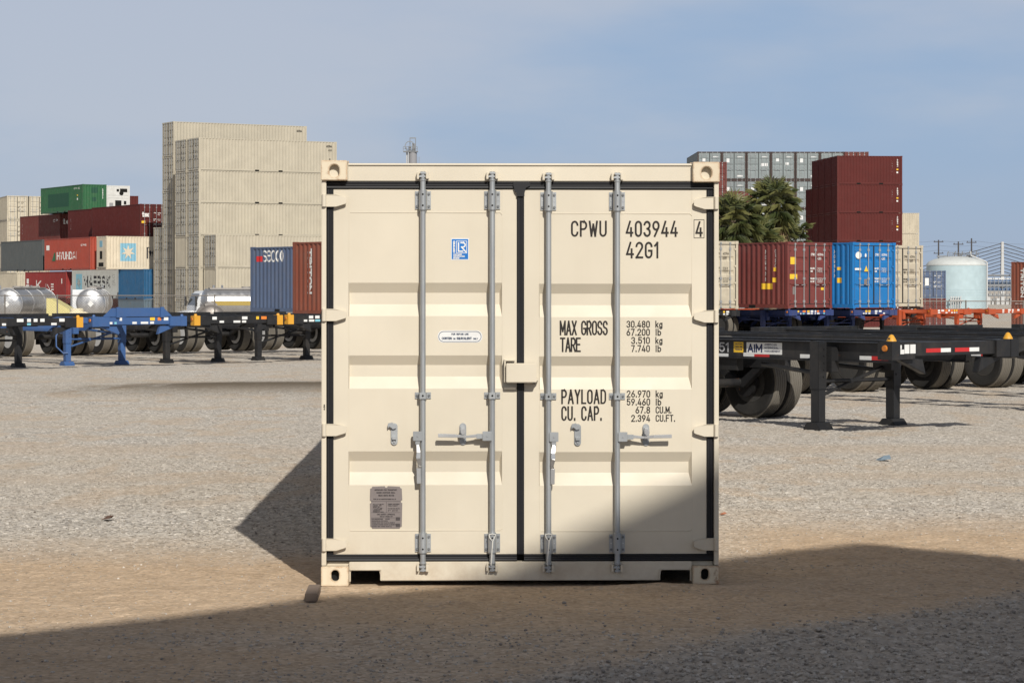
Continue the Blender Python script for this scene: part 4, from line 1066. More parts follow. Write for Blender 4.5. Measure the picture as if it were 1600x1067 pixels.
m = MB(); m.box(-.3,.3,-.03,-.019,.9,1.6); m.box(-.6,.6,-.03,-.019,.25,.6); m.build('vent_opening', M_dark, o)
m = MB(); m.box(-.35,.35,-.03,-.019,1.95,2.5); m.build('data_panel', M_star, o)
o = single(M_kred, L40, HS, 'crimson container with white serif lettering behind the silver tank trailer', FW(L40), 103, 235, T[1], 210)
decal(o, 'right', L40, [('t','K',3.4,4.9,.75,1.75,.16,0),('t','LINE',5.2,8.6,.75,1.4,.13,0),('r',.4,1.1,1.4,1.9,0),('r',.3,1.2,1.15,1.3,0),('r',10.8,11.0,1.4,1.9,0)])
o = single(M_ltgrey, L40, HC_, 'light grey container with bold black letters and a blue star square', FW(L40), 184, 220, T[1], 210)
decal(o, 'right', L40, [('r',1.1,2.7,.7,2.3,1),('p',star(1.9,1.5,.72,.2),2),('t','MAERSK',3.2,10.2,.95,2.1,.24,0),('t','CPWU',10.7,11.4,1.2,2.2,.06,0,1)], mats=[M_lblack,M_star,M_ltgrey])
o = single(M_reef, L40, HC_, 'white refrigerated container showing only its top above the blue one', FW(L40), 189.5, 234, T[1]+.55, 210); reefer_end(o, L40, HC_)
o = single(M_bluec, L20*1.0, HS, 'blue container standing beside the cream stack, second from the ground', FW(L20), 224.6, 206, T[1]-.0, 210)
single(M_greyblue, L20, HS, 'faded grey blue container under the blue one beside the cream stack', FW(L20), 224.6, 206, T[0], 210)
single(M_creamc, L40, HS, 'cream container at the left edge behind the silver tank trailer', FW(L40), 26, 252, T[1], 210)
GF = 'weathered cream containers at the far left edge'
pr = container('shipping_container', M_creamc, L40, HC_, 'x', GF); decal(pr, 'door', L40, door_marks(), mats=[M_ink])
for i,pxa in enumerate((11,45.5)):
    for k in (4,3,2,1,0):
        spawn(pr, (-CORN,0), pxa, 286-1.5*i if i == 0 else 287.5, BASE+HC_*k, 20, ('weathered cream container, %s of the far left stack, %s column' % (('bottom','second tier','third tier','fourth tier','top')[k], ('left','right')[i])), GF)
single(M_maroon2, L40, HS, 'maroon container whose roof edge shows above the far left cream stack', (-CORN,0), 30, 318, T[5], 20)

# --- right: maroon 20-foot stack
GM = 'maroon containers in the stack on the right'
pr = container('shipping_container', M_maroon, L20, HS, 'x', GM)
decal(pr, 'left', L20, [('t','403944',5.1,5.22,.9,2.2,.03,0,1),('t','42G1',5.55,5.66,1.6,2.3,.03,0,1),('r',5.5,5.68,1.3,1.42,1),('r',5.5,5.66,1.02,1.16,0)], mats=[M_white,M_syellow])
dv = Vector((-.1045,.9945,0))
for c in range(5):
    px, d = shift(1308, 219, dv*(2.56*c))
    for k in range(6):
        if c == 4 and k == 5: continue
        lab = 'maroon container, %s tier of the %s row in the right maroon stack' % (ORD[k], ('nearest','second','third','fourth','rearmost')[c])
        spawn(pr, (-CORN, L20), px, d, T[k], 96, lab, GM)
# --- far right: wall of grey-blue boxes, doors forward
GG = 'grey blue containers in the far wall of boxes'
M_gb = paint('grey_blue_container_paint', (0.235,0.27,0.27), 0.6, 0.3, 0.35, grime=(0.10,0.09,0.08))
prs = []
for v_ in range(3):
    p_ = container('shipping_container', M_gb, L40, HC_, 'x', GG)
    its = [('r',1.45,1.78,1.42,1.72,0),('r',1.84,2.15,1.42,1.72,0)] if v_ == 0 else [('r',1.45,1.8,1.55,1.8,0),('r',.5,.8,1.9,2.2,0)] if v_ == 1 else [('r',.45,.75,1.8,2.2,0),('r',1.5,2.1,.35,.5,0)]
    for ch in p_.children:
        if ch.name.startswith('frame'): ch.material_slots[0].material = paint('rusty_gap_shade_frame', (0.07,0.05,0.045), .7, .5, .3)  # frame paint darkened to draw the shaded gaps between columns, plus rust
    decal(p_, 'door', L40, its+[('t','403944',1.55,2.1,2.3,2.42,.03,0)], mats=[M_swhite], name='placard'); prs.append(p_)
for c in range(7):
    px, d = shift(1090, 245, Vector((1,.0175,0))*(2.49*c))
    for k in range(6):
        if c == 6 and k == 5: continue
        lab = 'grey blue container, %s tier, %s column of the far wall of boxes' % (ORD[k], ('leftmost','second','third','middle','fifth','sixth','rightmost')[c])
        spawn(prs[(c*5+k*2+c*k)%3], (-CORN,0), px, d, BASE+HC_*k, 1, lab, GG)
single(M_maroon2, L40, HC_, 'maroon container topping the right end of the grey wall of boxes', (-CORN,0), *shift(1090,245,Vector((1,.0175,0))*(2.49*6)), BASE+HC_*5, 1)
for k,nm in ((5,'upper'),(4,'lower')):
    single(M_maroon2, L40, HS, 'maroon container, %s of two seen behind the corner of the cream container' % nm, (CORN,0), 1135.7, 230, T[k], 1)
o = single(M_maroon2, L40, HS, 'maroon container standing behind the palms', (CORN,0), 1177, 237, T[4]+.1, 1)
for k,nm in ((4,'upper'),(3,'lower')):
    single(M_creamc, L40, HS, 'pale cream container, %s of two behind the right maroon stack' % nm, (-CORN,0), 1436.5, 303, T[k], 96)
o = single(M_brownc, L20, HS, 'red brown container at the right edge, upper of two', (-CORN,L20), 1580, 150, T[1], 38)
decal(o, 'left', L20, [('t','TRITON',.75,1.0,.4,2.2,.07,0,1)])
single(M_brownc, L20, HS, 'red brown container at the right edge, lower of two', (-CORN,L20), 1580, 150, T[0], 38)
o = single(M_slate, L20, HS, 'dark blue container in front of the storage tank, upper of two', (-CORN,0), 1438.5, 225, T[1], 8)
decal(o, 'door', L20, door_marks()+[('r',.4,.8,1.2,1.9,0)], mats=[M_white])
single(M_maroon2, L20, HS, 'rusty container under the dark blue one by the storage tank', (-CORN,0), 1438.5, 225, T[0], 8)

# ------------------------------------------------------------------ container chassis
def tyre_mesh():
    m = MB(); r = .505
    prof = [(.285,-.11),(.36,-.135),(.45,-.14),(r-.02,-.118)]
    for q in (-.105,-.062,-.02,.022,.064): prof += [(r,q),(r,q+.034),(r-.016,q+.036),(r-.016,q+.040)]
    prof += [(r-.02,.118),(.45,.14),(.36,.135),(.285,.11)]
    m.lathe(prof, (0,0,0), 'x', 32, closed=True)
    m.mi = [1 if 3*32 <= i < (len(prof)-4)*32 else 0 for i in range(len(m.f))]
    return m.mesh('wheel', [M_tyre, M_tread], smooth=True, angle=30)
def rim_mesh(mat, s):
    m = MB(); m.lathe([(.288,.114),(.275,.116),(.268,.06),(.255,-.06),(.235,-.085),(.20,-.075),(.12,-.085),(.105,-.08),(.10,.02),(.07,.035),(.0,.035)], (0,0,0), 'x', 24)
    m.lathe([(.288,-.112),(.262,-.10),(.26,-.05)], (0,0,0), 'x', 24)
    for i in range(10): m.cyl((-.085,.155*math.cos(i*.6283),.155*math.sin(i*.6283)),(-.05,.155*math.cos(i*.6283),.155*math.sin(i*.6283)),.014,n=6)
    if s < 0: m.v = [Vector((-p.x,p.y,p.z)) for p in m.v]
    return m.mesh('rim', mat, smooth=True, angle=40)
TYRE = tyre_mesh(); RIMS = {}
def chassis(label, mat, group, L=12.3, legs=2.1, axles=(9.7,11.0), deck=1.16, pocket=None, rim=None, blue_head=False, seed=0, axle_mat=None, rail_tape=False):
    rr = random.Random(seed)
    r = empty('container_chassis', (0,0,0), 0, label, 'chassis', group)
    zt = deck; zb = deck-.19
    goose = L > 10
    m = MB()
    for s in (-1,1):
        x0, x1 = sorted((s*.44, s*.56))
        if goose:
            m.box(x0,x1,.2,2.9,zt-.16,zt-.03)
            m.prism([(2.9,zt-.16),(2.9,zt-.03),(3.5,zt-.10),(L-.25,zt-.10),(L-.25,zt-.38),(3.4,zt-.38)], 'x', x0, x1)
        else:
            for a,b_,c,d in ((x0-.02,x1+.02,zt-.045,zt-.03),(x0-.02,x1+.02,zt-.285,zt-.27)): m.box(a,b_,.2,L-.2,c,d)
            m.box(s*.5-.012,s*.5+.012,.2,L-.2,zt-.27,zt-.045)
    k = 1.4
    while k < L-.6:
        m.box(-.44,.44,k,k+.07,zt-.27 if not goose or k>3.3 else zt-.15,zt-.12 if goose else zt-.06); k += 1.15
    if goose: m.box(-.30,.30,.3,2.6,zt-.20,zt-.162)
    # suspension box and hangers
    ya, yb = axles[0]-.9, axles[-1]+.9; zs = zt-.38 if goose else zt-.286
    m.box(-.52,-.40,ya,yb,zs-.16,zs-.002); m.box(.40,.52,ya,yb,zs-.16,zs-.002)
    for a in axles:
        for s in (-1,1): m.prism([(a-.5,zs-.12),(a-.35,zs-.12),(a-.06,.56),(a+.06,.56),(a+.35,zs-.12),(a+.5,zs-.12),(a+.1,.44),(a-.1,.44)], 'x', s*.46-.05, s*.46+.05)
    m.build('frame', mat, r, bevel=.004)
    m = MB()                                                     # front bolster
    m.box(-1.0,1.0,-.04,.13,zb+.01,zt-.012)
    for s in (-1,1):
        x0, x1 = sorted((s*.78,s*1.22)); m.box(x0,x1,-.07,.16,zb-.03,zt)
        m.prism([(s*.56,zb-.03),(s*1.0,zb-.03),(s*.5,zb-.22)][::s], 'y', .0, .10)
    if blue_head:
        m.prism([(-.95,zt),(-.72,zt+.20),(.62,zt+.20),(.85,zt)], 'y', -.06, -.03)
        for q in (-.62,.52): m.box(q,q+.1,-.09,-.061,zt-.02,zt+.22)
    m.build('front_bolster', mat, r, bevel=.006)
    m = MB(); m.box(-1.22,1.22,L-.28,L-.05,zb-.06,zt-.06); m.box(-1.1,1.1,L-.16,L-.06,.5,.62)
    for s in (-1,1): m.box(s*.6-.04,s*.6+.04,L-.15,L-.07,.62,zb-.02)
    m.build('rear_bolster', mat, r, bevel=.006)
    for s in (-1,1):                                             # twist-lock pockets
        m = MB(); x0, x1 = sorted((s*1.06,s*1.225)); m.box(x0,x1,-.075,.1,zb-.035,zt+.006); m.cyl((s*1.14,.02,zt),(s*1.14,.02,zt+.05),.045,.03,10)
        if pocket: m.build('corner_pocket', pocket, r, bevel=.005)
        else: m.build('corner_pocket', mat, r, bevel=.005)
    for s in (-1,1):                                             # landing legs
        m = MB(); x = s*.72
        m.box(x-.078,x+.078,legs-.078,legs+.078,.52,zt-.02); m.box(x-.068,x+.068,legs-.068,legs+.068,.10,.52)
        m.box(*sorted((s*.5,s*.645)),legs-.16,legs+.16,zt-.42,zt-.10)
        for q in range(5): m.cyl((x-s*.02+.0,legs-.076,zt-.12-.09*q),(x-s*.02,legs-.09,zt-.12-.09*q),.016,n=6)
        lg = m.build('landing_leg', axle_mat or mat, r, bevel=.006)
        m = MB(); m.prism([(legs-.14,.0),(legs+.14,.0),(legs+.14,.03),(legs+.08,.1),(legs-.08,.1),(legs-.14,.03)], 'x', x-.13, x+.13)
        m.build('foot', axle_mat or mat, lg, bevel=.006)
    m = MB(); m.cyl((-.65,legs,.62),(.65,legs,.62),.028,n=8); m.cyl((-.68,legs,.72),(-.5,legs+1.2,zt-.35),.03,n=8); m.cyl((.68,legs,.72),(.5,legs+1.2,zt-.35),.03,n=8)
    m.cyl((-.62,legs,.45),(.62,legs,zt-.35),.024,n=8)
    m.build('leg_brace', axle_mat or mat, r)
    rim = rim or M_rimg
    for a in axles:
        m = MB(); m.cyl((-.93,a,.505),(.93,a,.505),.065,n=12)
        for s in (-1,1): m.cyl((s*.55,a,.505),(s*.62,a,.505),.2,n=16)
        m.build('axle', M_black, r, smooth=True)
        for x in (-1.07,-.755,.755,1.07):
            wq = link('wheel', TYRE, r); wq.location = (x,a,.505); wq.rotation_euler = (rr.random()*6,0,0)
            sg = -1 if (x < -1 or .7 < x < .8) else 1
            if (rim.name,sg) not in RIMS: RIMS[(rim.name,sg)] = rim_mesh(rim, sg)
            link('rim', RIMS[(rim.name,sg)], wq)
    for s in (-1,1):
        m = MB(); m.box(*sorted((s*.62,s*1.2)), axles[-1]+.62, axles[-1]+.635, .25, zb-.12); m.build('mud_flap', M_rubber, r)
        m = MB(); m.lathe([(.0,-.02),(.035,-.02),(.042,0)], (s*1.227,.03,zt-.08), 'x', 12); m.build('marker_light', M_amber, r)
    # stickers on the bolster front
    O = lambda x,z: (x,-.042,z); smats = [M_swhite,M_syellow,M_sorange,M_sred,M_paleblue]
    x = -.78+.1*rr.random()
    def stick(x, z, w_, h_, k):
        m = MB(); rect(m, O(x,z), (1,0,0), (0,0,1), w_, h_); m.flat('sticker', smats[k], r)
    if seed == 11:
        for q,zq,wq,hq in ((-1.12,.04,.13,.055),(-1.12,.10,.085,.05),(-.985,.045,.09,.11),(-.88,.045,.10,.11)):
            m = MB(); rect(m, (q,-.0715,zb+zq), (1,0,0), (0,0,1), wq, hq); m.flat('sticker', M_swhite, r)
        x = 9
    while x < .70:
        w_ = rr.uniform(.06,.16)
        if rr.random() < .75: stick(x, zb+.10, w_, .07, rr.choice((0,0,1,2,0,0)))
        if rr.random() < .7: stick(x, zb+.025, w_*rr.uniform(.6,1.3), .05, rr.choice((0,0,4,0)))
        x += w_*1.3+rr.choice((.02,.04,.2,.04))
    def tape(O_, u_, wd, k):
        m = MB(); rect(m, O_, u_, (0,0,1), wd, .05); m.flat('reflective_tape', (M_sred,M_swhite)[k], r)
    if seed in (11,12,13,14):                                     # reflective tape along the rails
        z0 = (zt-.36) if goose else zt-.255; y = 3.7 if goose else .6
        while y < L-.8:
            for k,wd in ((0,.28),(1,.2)):
                tape((-.5605 if goose else -.5125,y+wd,z0), (0,-1,0), wd, k); y += wd
            y += .55
    if rail_tape:
        for q in (.0,.55):
            tape((q-.55,-.043,zb+.05), (1,0,0), .28, 0); tape((q-.27,-.043,zb+.05), (1,0,0), .19, 1)
    return r
def stand(o, x, d, heading, z=None):
    o.location = (x, d-D0, gz(x,d) if z is None else z); o.rotation_euler = (0,0,R(heading)); return o
GL_ = 'empty container chassis parked in a row on the left'
lp = [(-11.86,54.85,M_black,M_gold,'black chassis with yellow corners, leftmost of the parked row',0,M_rimw),
      (-9.83,56.95,M_blue,None,'bright blue chassis with a raised head plate among black ones',1,M_rimw),
      (-7.8,59.0,M_black,M_gold,'black chassis with yellow corners between the blue chassis and the slate container',2,M_rimw),
      (-5.8,61.1,M_black,M_gold,'black chassis with its front end cut off by the cream container',3,M_rimw),
      (-3.8,63.2,M_black,M_gold,'black chassis behind the cream container, only its rear wheels in sight',4,M_rimw),
      (-1.75,65.3,M_black,None,'black chassis behind the cream container, white rims seen past its left edge',5,M_rimw)]
for x,d,mt,pk,lab,sd,rm_ in lp:
    o = chassis(lab, mt, GL_, pocket=pk, rim=rm_, blue_head=(mt is M_blue), seed=sd)
    stand(o, x+2.1*.616, d-2.1*.788, 38)
    if mt is M_blue:
        m = MB(); m.tube([(-.78,2.2,.95),(-.98,2.15,.7),(-1.0,2.1,.45),(-.85,2.05,.3),(-.75,2.0,.3)],.018,6); m.build('air_hose', M_blue, o, smooth=True)
GR = 'container chassis parked on the right'
A = chassis('nearest black chassis on the right with the white logo plate on its rail', M_black, GR, L=7.3, legs=1.6, axles=(4.15,5.4), pocket=None, rim=M_rimg, seed=11, rail_tape=True)
stand(A, 5.50, 30.2, 40)
m = MB(); zt = 1.16                                              # number and plates on the left rail's web (x = -0.5)
O = lambda y,z: (-.5135,y,z); uu, vv_ = (0,-1,0), (0,0,1)
m.k = 0; rect(m, O(3.08,.94), uu, vv_, .65, .155)
m.k = 1; rmats = [M_swhite, plain('navy_ink',(0.02,0.03,0.09)), M_syellow, plain('grey_number_paint',(0.5,0.5,0.5))]; text(m,'AiM', Vector(O(3.06,.962))+Vector((-.001,0,0)), uu, vv_, .27, .112, .024)
for i,s_ in enumerate(('AMERICAN','INTERMODAL','MANAGEMENT')): text(m, s_, Vector(O(2.75,1.055-.042*i))+Vector((-.001,0,0)), uu, vv_, (.22,.26,.29)[i], .026, .005)
m.flat('logo_plate', rmats, A); m = MB()
m.k = 2; rect(m, O(3.32,.955), uu, vv_, .18, .14)
m.k = 1
for i in range(3): text(m, ('CAUTION','CHECK TIRE','PRESSURE')[i], Vector(O(3.30,1.058-.036*i))+Vector((-.001,0,0)), uu, vv_, .14, .018, .004)
m.flat('caution_plate', rmats, A); m = MB(); m.k = 3; text(m,'651', O(3.72,.955), uu, vv_, .31, .13, .02)
m.flat('lettering', rmats, A); m = MB()
m.k = 0; rect(m, O(3.72,.895), uu, vv_, .3, .04)
m.flat('reflective_tape', rmats, A)
for s in (-1,1):
    m = MB(); m.lathe([(.0,.085),(.025,.075),(.055,.025),(.065,0)], (s*1.12,.02,1.166), 'z', 12); m.build('beacon', M_gold, A, smooth=True)
B = chassis('black chassis behind the nearest one, long side rails toward the right edge', M_black, GR, rim=M_rimg, seed=12); stand(B, 12.4, 35.0, 35)
Cc = chassis('black chassis with dusty grey hubs near the right edge', M_black, GR, rim=M_rimg, seed=13); stand(Cc, 15.1, 36.7, 35)
Ee = chassis('black chassis partly hidden behind the logo plate chassis', M_black, GR, rim=M_rimg, seed=14); stand(Ee, 9.75, 33.2, 35)
Ff = chassis('black chassis furthest right, only wheels and rails in sight', M_black, GR, rim=M_rimg, seed=15); stand(Ff, 17.9, 38.5, 35)
# --- loaded chassis further back
def loaded(mat, clab, L, px, d, heading, dmat, label, deck=1.16, **kw):
    o = chassis(label, dmat, 'loaded container chassis further back', L=L+.3, legs=1.9, axles=(L-2.2,L-.95), deck=deck, **kw)
    c = container('shipping_container', mat, L, HS, clab)
    g = gz(WX(px,d), d); put(c, (-CORN,0), px, d, g+deck+.055, heading)
    o.location = (c.location.x, c.location.y, g); o.rotation_euler = c.rotation_euler
    return c
M_rack = [M_white, M_syellow, M_steelplate, M_gold]
TOPS = [('r',.2,.62,2.455,2.57,3),('r',1.82,2.24,2.455,2.57,3)]
c = loaded(M_maroon2, 'maroon container with white markings on its doors, on a chassis', L20, 1231, 93.7, 38, M_navy, 'dark chassis under the maroon container', seed=21)
MM = paint('maroon_door_paint', (0.17,0.042,0.036), 0.5, 0.08, 0.2)
for ch in c.children:
    if ch.material_slots: ch.material_slots[0].material = MM
decal(c, 'door', L20, door_marks()+TOPS+[('r',.18,.48,1.72,2.0,1),('r',.15,.55,1.15,1.34,1),('r',.3,.48,.55,.85,2),('r',1.85,2.0,.72,.82,1)], mats=M_rack)
decal(c, 'left', L20, [('t','403944',4.75,4.82,1.05,2.3,.018,0,1),('t','CPWU',5.3,5.38,1.6,2.3,.018,0,1),('r',4.55,5.2,.75,.98,1),('r',5.2,5.4,1.02,1.2,1),('r',5.25,5.4,1.45,1.6,1)], mats=M_rack)
c = loaded(M_brightblue, 'bright blue container with white markings on its doors, on a chassis', L20, 1332.5, 94.4, 38, M_navy, 'dark chassis under the bright blue container', seed=22)
decal(c, 'door', L20, door_marks()+TOPS+[('p',[(.36+.17*math.cos(i*.5236),2.08+.14*math.sin(i*.5236)) for i in range(12)],0),('r',.16,.5,1.5,1.58,0),('p',[(.68,1.45),(.9,1.45),(.79,1.68)],1),('r',.68,.86,.9,1.15,2),('p',[(.76+.05*math.cos(i*.785),2.08+.08*math.sin(i*.785)) for i in range(8)],0)], mats=M_rack)
decal(c, 'left', L20, [('t','403944',5.0,5.07,1.2,2.3,.018,0,1),('r',5.2,5.45,1.0,1.2,1),('r',5.2,5.4,1.5,1.62,1)], mats=M_rack)
c = loaded(M_creamc, 'weathered cream container beside the bright blue one, on a chassis', L20, 1380, 100.5, 38, M_black, 'black chassis under the weathered cream container', seed=23)
decal(c, 'door', L20, door_marks(4)+TOPS+[('r',.2,.55,1.3,1.6,1),('r',.2,.45,2.0,2.15,5)], mats=M_rack+[M_ink,plain('pink_sticker',(0.6,0.2,0.2))])
c = loaded(M_creamc, 'pale cream container peeking out beside the large cream container', L20, 1080, 91, 38, M_black, 'black chassis under the pale cream container', seed=24)
decal(c, 'door', L20, door_marks(4)+TOPS, mats=M_rack+[M_ink])
def loaded_left(mat, clab, px, d, label, seed):
    o = chassis(label, M_black, 'loaded container chassis further back', L=L20+.3, legs=1.9, axles=(L20-2.2,L20-.95), deck=1.0, pocket=M_gold, seed=seed)
    c = container('shipping_container', mat, L20, HS, clab); g = gz(WX(px,d), d)
    put(c, (-CORN,L20), px, d, g+1.055, 38); o.location = (c.location.x, c.location.y, g); o.rotation_euler = c.rotation_euler
    return c
c = loaded_left(M_slate, 'slate blue container with white lettering behind the left chassis', 391, 96.6, 'black chassis under the slate blue container', 25)
M_wred = plain('red_emblem', (0.55,0.03,0.03))
decal(c, 'left', L20, [('t','seaco',.92,2.45,1.98,2.66,.058,0),('r',.45,.85,2.0,2.22,1)], mats=[M_white,M_wred])
c = loaded_left(M_brownc, 'red brown container with white vertical letters beside the cream container', 457, 85.9, 'black chassis under the red brown container', 26)
decal(c, 'left', L20, [('t','TRITON',.95,1.22,.75,2.35,.075,0,1)])
GO = 'orange container chassis beyond the near ones'
for i,(px,d,lab) in enumerate(((1452,97,'orange red chassis right of the weathered cream container'),(1543,99,'orange red chassis at the right edge below the red brown container'))):
    o = chassis(lab, M_orange, GO, seed=31+i); p = at(px,d); v_ = Matrix.Rotation(R(38),3,'Z') @ Vector((-CORN,0,0)); stand(o, p.x-v_.x, d-v_.y, 38)
o = chassis('navy chassis in the far row between the maroon and bright blue containers', M_navy, 'container chassis in the far row', seed=34); p = at(1296,95); stand(o, p.x, 96.5, 38)
# ------------------------------------------------------------------ fence, tankers and yard things on the left
M_alu = paint('polished_aluminium', (0.55,0.55,0.55), 0.36, 0, 0.4, metal=0.85, grime=(0.2,0.19,0.18))
M_dtank = paint('dull_steel_tank', (0.22,0.20,0.185), 0.45, 0.1, 0.5, metal=0.5)
M_wcab = paint('white_cab_paint', (0.72,0.73,0.74), 0.35, 0, 0.12)
M_glass = plain('dark_window_glass', (0.02,0.025,0.025), 0.08, spec=0.8)
M_fpost = plain('fence_steel', (0.20,0.18,0.16), 0.6, 0.3)
M_ylw = plain('pale_yellow_canvas', (0.60,0.53,0.24), 0.8)
M_poly = paint('yellowed_white_plastic', (0.72,0.64,0.45), 0.5, 0, 0.15)
def chain_fence(name, label, xa, xb, d, spacing=2.56, h=3.0, off=0.0):
    z0 = gz(xa, d)
    r = empty(name, (xa, d-D0, z0), 0, label, 'fence'); Ln = xb-xa
    x = off
    while x <= Ln:
        m = MB(); m.cyl((x,0,0),(x,0,h+.05),.038,n=8); m.build('post', M_fpost, r); x += spacing
    m = MB(); m.cyl((0,0,h),(Ln,0,h),.024,n=6); m.build('top_rail', M_fpost, r)
    m = MB(); s = .13; k = -h
    while k < Ln:
        for a,b_ in (((k,0),(k+h,h)),((k,h),(k+h,0))):
            (x0,z_0),(x1,z_1) = a,b_
            if x0 < 0: z_0 += (z_1-z_0)*(0-x0)/(x1-x0); x0 = 0
            if x1 > Ln: z_1 = z_0+(z_1-z_0)*(Ln-x0)/(x1-x0); x1 = Ln
            if x1-x0 > .05: m.cyl((x0,.006,z_0),(x1,.006,z_1),.0028,n=3,caps=False)
        k += s
    m.build('wire_mesh', M_fpost, r)
    return r
chain_fence('chain_link_fence', 'chain link fence with thin steel posts in front of the silver tank trailers', -25.6, -8.2, 118, 2.56, 3.0, .85)
chain_fence('chain_link_fence', 'chain link fence in front of the pale blue storage tank', 19.0, 29.0, 122, 2.9, 2.9, 1.0)

def tank_trailer(label, px, d, rot, L=11.0, r=.93, mat=None, group='silver tank trailers parked behind the fence', stripe=None, cz_=2.6):
    z = gz(WX(px,d), d); mat = mat or M_alu
    o = empty('tank_trailer', at(px,d,z), R(rot), label, 'tank trailer', group)
    prof = [(0,-.34)]+[(r*math.sin(R(a)), -.34*math.cos(R(a))) for a in range(12,91,13)]+[(r,0),(r,L)]+[(r*math.cos(R(a)), L+.34*math.sin(R(a))) for a in range(13,91,13)]+[(0,L+.34)]
    m = MB(); m.lathe(prof, (0,0,cz_), 'y', 40)
    if stripe:
        m.k = 1
        for s in (-1,1): m.box(*sorted((s*(r-.03), s*(r+.012))), .2, L-.2, cz_-.12, cz_+.16)
    m.build('tank', [mat, stripe] if stripe else mat, o, smooth=True, angle=50)
    for q in (.02, L*.33, L*.66, L-.06):
        m = MB(); m.lathe([(r-.02,q-.05),(r+.022,q-.05),(r+.022,q+.05),(r-.02,q+.05)], (0,0,cz_), 'y', 40); m.build('band', mat, o)
    m = MB(); m.box(-.35,.35,.2,L-.6,cz_+r-.03,cz_+r+.07)
    for k in range(3): m.cyl((0,L*.25*(k+1),cz_+r+.06),(0,L*.25*(k+1),cz_+r+.16),.28,n=14)
    m.build('walkway', plain('grey_walkway',(0.30,0.28,0.26)), o)
    m = MB()
    for s in (-1,1): m.box(s*.45-.06,s*.45+.06,.1,L-.3,cz_-r-.28,cz_-r+.12)
    m.box(-1.1,1.1,-.12,.0,.55,.72); m.box(-.06,.06,-.1,.05,.72,cz_-r+.1)
    for s in (-1,1): m.box(s*.5-.08,s*.5+.08,L*.72,L*.72+.16,.02,cz_-r+.05)
    m.build('frame', mat, o)
    m = MB(); m.box(-1.0,-.75,-.135,-.121,.58,.69); m.build('tail_light', M_red_lens, o); m = MB(); m.box(.75,1.0,-.135,-.121,.58,.69); m.build('tail_light', M_red_lens, o)
    m = MB(); m.prism([(-.2,cz_-.05),(0,cz_-.25),(.2,cz_-.05),(0,cz_+.15)], 'y', -.352, -.345); m.build('placard', M_swhite, o)
    for a in (1.0,2.25):
        for x in (-1.05,-.74,.74,1.05):
            q = link('wheel', TYRE, o); q.location = (x,a,.505)
        m = MB(); m.cyl((-.9,a,.505),(.9,a,.505),.06,n=8); m.build('axle', M_black, o)
    return o
def tractor(label, px, d, rot, z=None):
    """conventional lorry tractor, nose towards local -y"""
    o = empty('truck_tractor', at(px,d,gz(WX(px,d),d)), R(rot), label, 'truck')
    m = MB(); m.prism([(2.0,1.0),(2.0,2.35),(2.35,3.15),(2.6,3.35),(3.65,3.45),(3.65,1.0)], 'x', -1.15, 1.15); m.build('cab', M_wcab, o, bevel=.06)
    m = MB(); m.prism([(.05,.75),(.0,1.45),(.35,1.75),(1.99,2.1),(1.99,.9),(1.5,.9),(1.3,1.25),(.7,1.25),(.5,.8)], 'x', -.98, .98); m.build('hood', M_wcab, o, bevel=.05)
    m = MB(); m.add([(-1.0,2.06,2.42),(1.0,2.06,2.42),(.95,2.36,3.18),(-.95,2.36,3.18)],[(0,1,2,3)]); 
    for p in range(len(m.v)): m.v[p] = m.v[p]+Vector((0,-.035,0.01))
    m.build('windscreen', M_glass, o)
    for s in (-1,1):
        m = MB(); m.prism([(2.3,2.35),(2.5,3.1),(3.25,3.1),(3.25,2.35)], 'x', *sorted((s*1.152,s*1.165))); m.build('side_window', M_glass, o)
        m = MB(); m.box(*sorted((s*1.3,s*1.5)), 1.95, 2.05, 2.35, 3.0); m.cyl((s*1.1,2.1,2.6),(s*1.4,2.0,2.6),.02,n=6); m.build('mirror', M_black, o)
        m = MB(); m.cyl((s*1.08,3.85,.9),(s*1.08,3.85,3.75),.07,n=10); m.build('exhaust_stack', M_alu, o)
        m = MB(); m.cyl((s*.95,3.0,.85),(s*.95,4.4,.85),.3,n=16); m.build('fuel_tank', M_alu, o)
    m = MB(); m.box(-.45,.45,.3,7.4,.7,.95); m.build('frame', M_black, o)
    for y,xs in ((1.0,(-1.0,1.0)),(5.6,(-1.05,-.74,.74,1.05)),(6.85,(-1.05,-.74,.74,1.05))):
        for x in xs: q = link('wheel', TYRE, o); q.location = (x,y,.505)
    return o
tank_trailer('silver tank trailer at the left edge, rounded rear end forward', 12, 152, -1, 10.5)
tank_trailer('silver tank trailer with a bright domed rear end, behind the white plastic tank', 142, 154, 7, 10.0)
tractor('white truck tractor at the far end of the leftmost silver tank trailer', 42, 171, 180)
tractor('white truck tractor at the far end of the bright domed tank trailer', 151, 172, 180)
tractor('white truck tractor with a sloping nose facing left beside the cream stack', 252, 160, -68)
tank_trailer('long silver tank trailer with a yellow stripe behind the white tractor', 322, 158, -74, 10.5, .95, group=None, stripe=plain('yellow_stripe',(0.40,0.29,0.07)), cz_=2.55)
tank_trailer('dark tank trailer with a round end in front of the white tractor', 330, 138, 8, 8.0, .84, M_dtank, group=None, cz_=1.75)
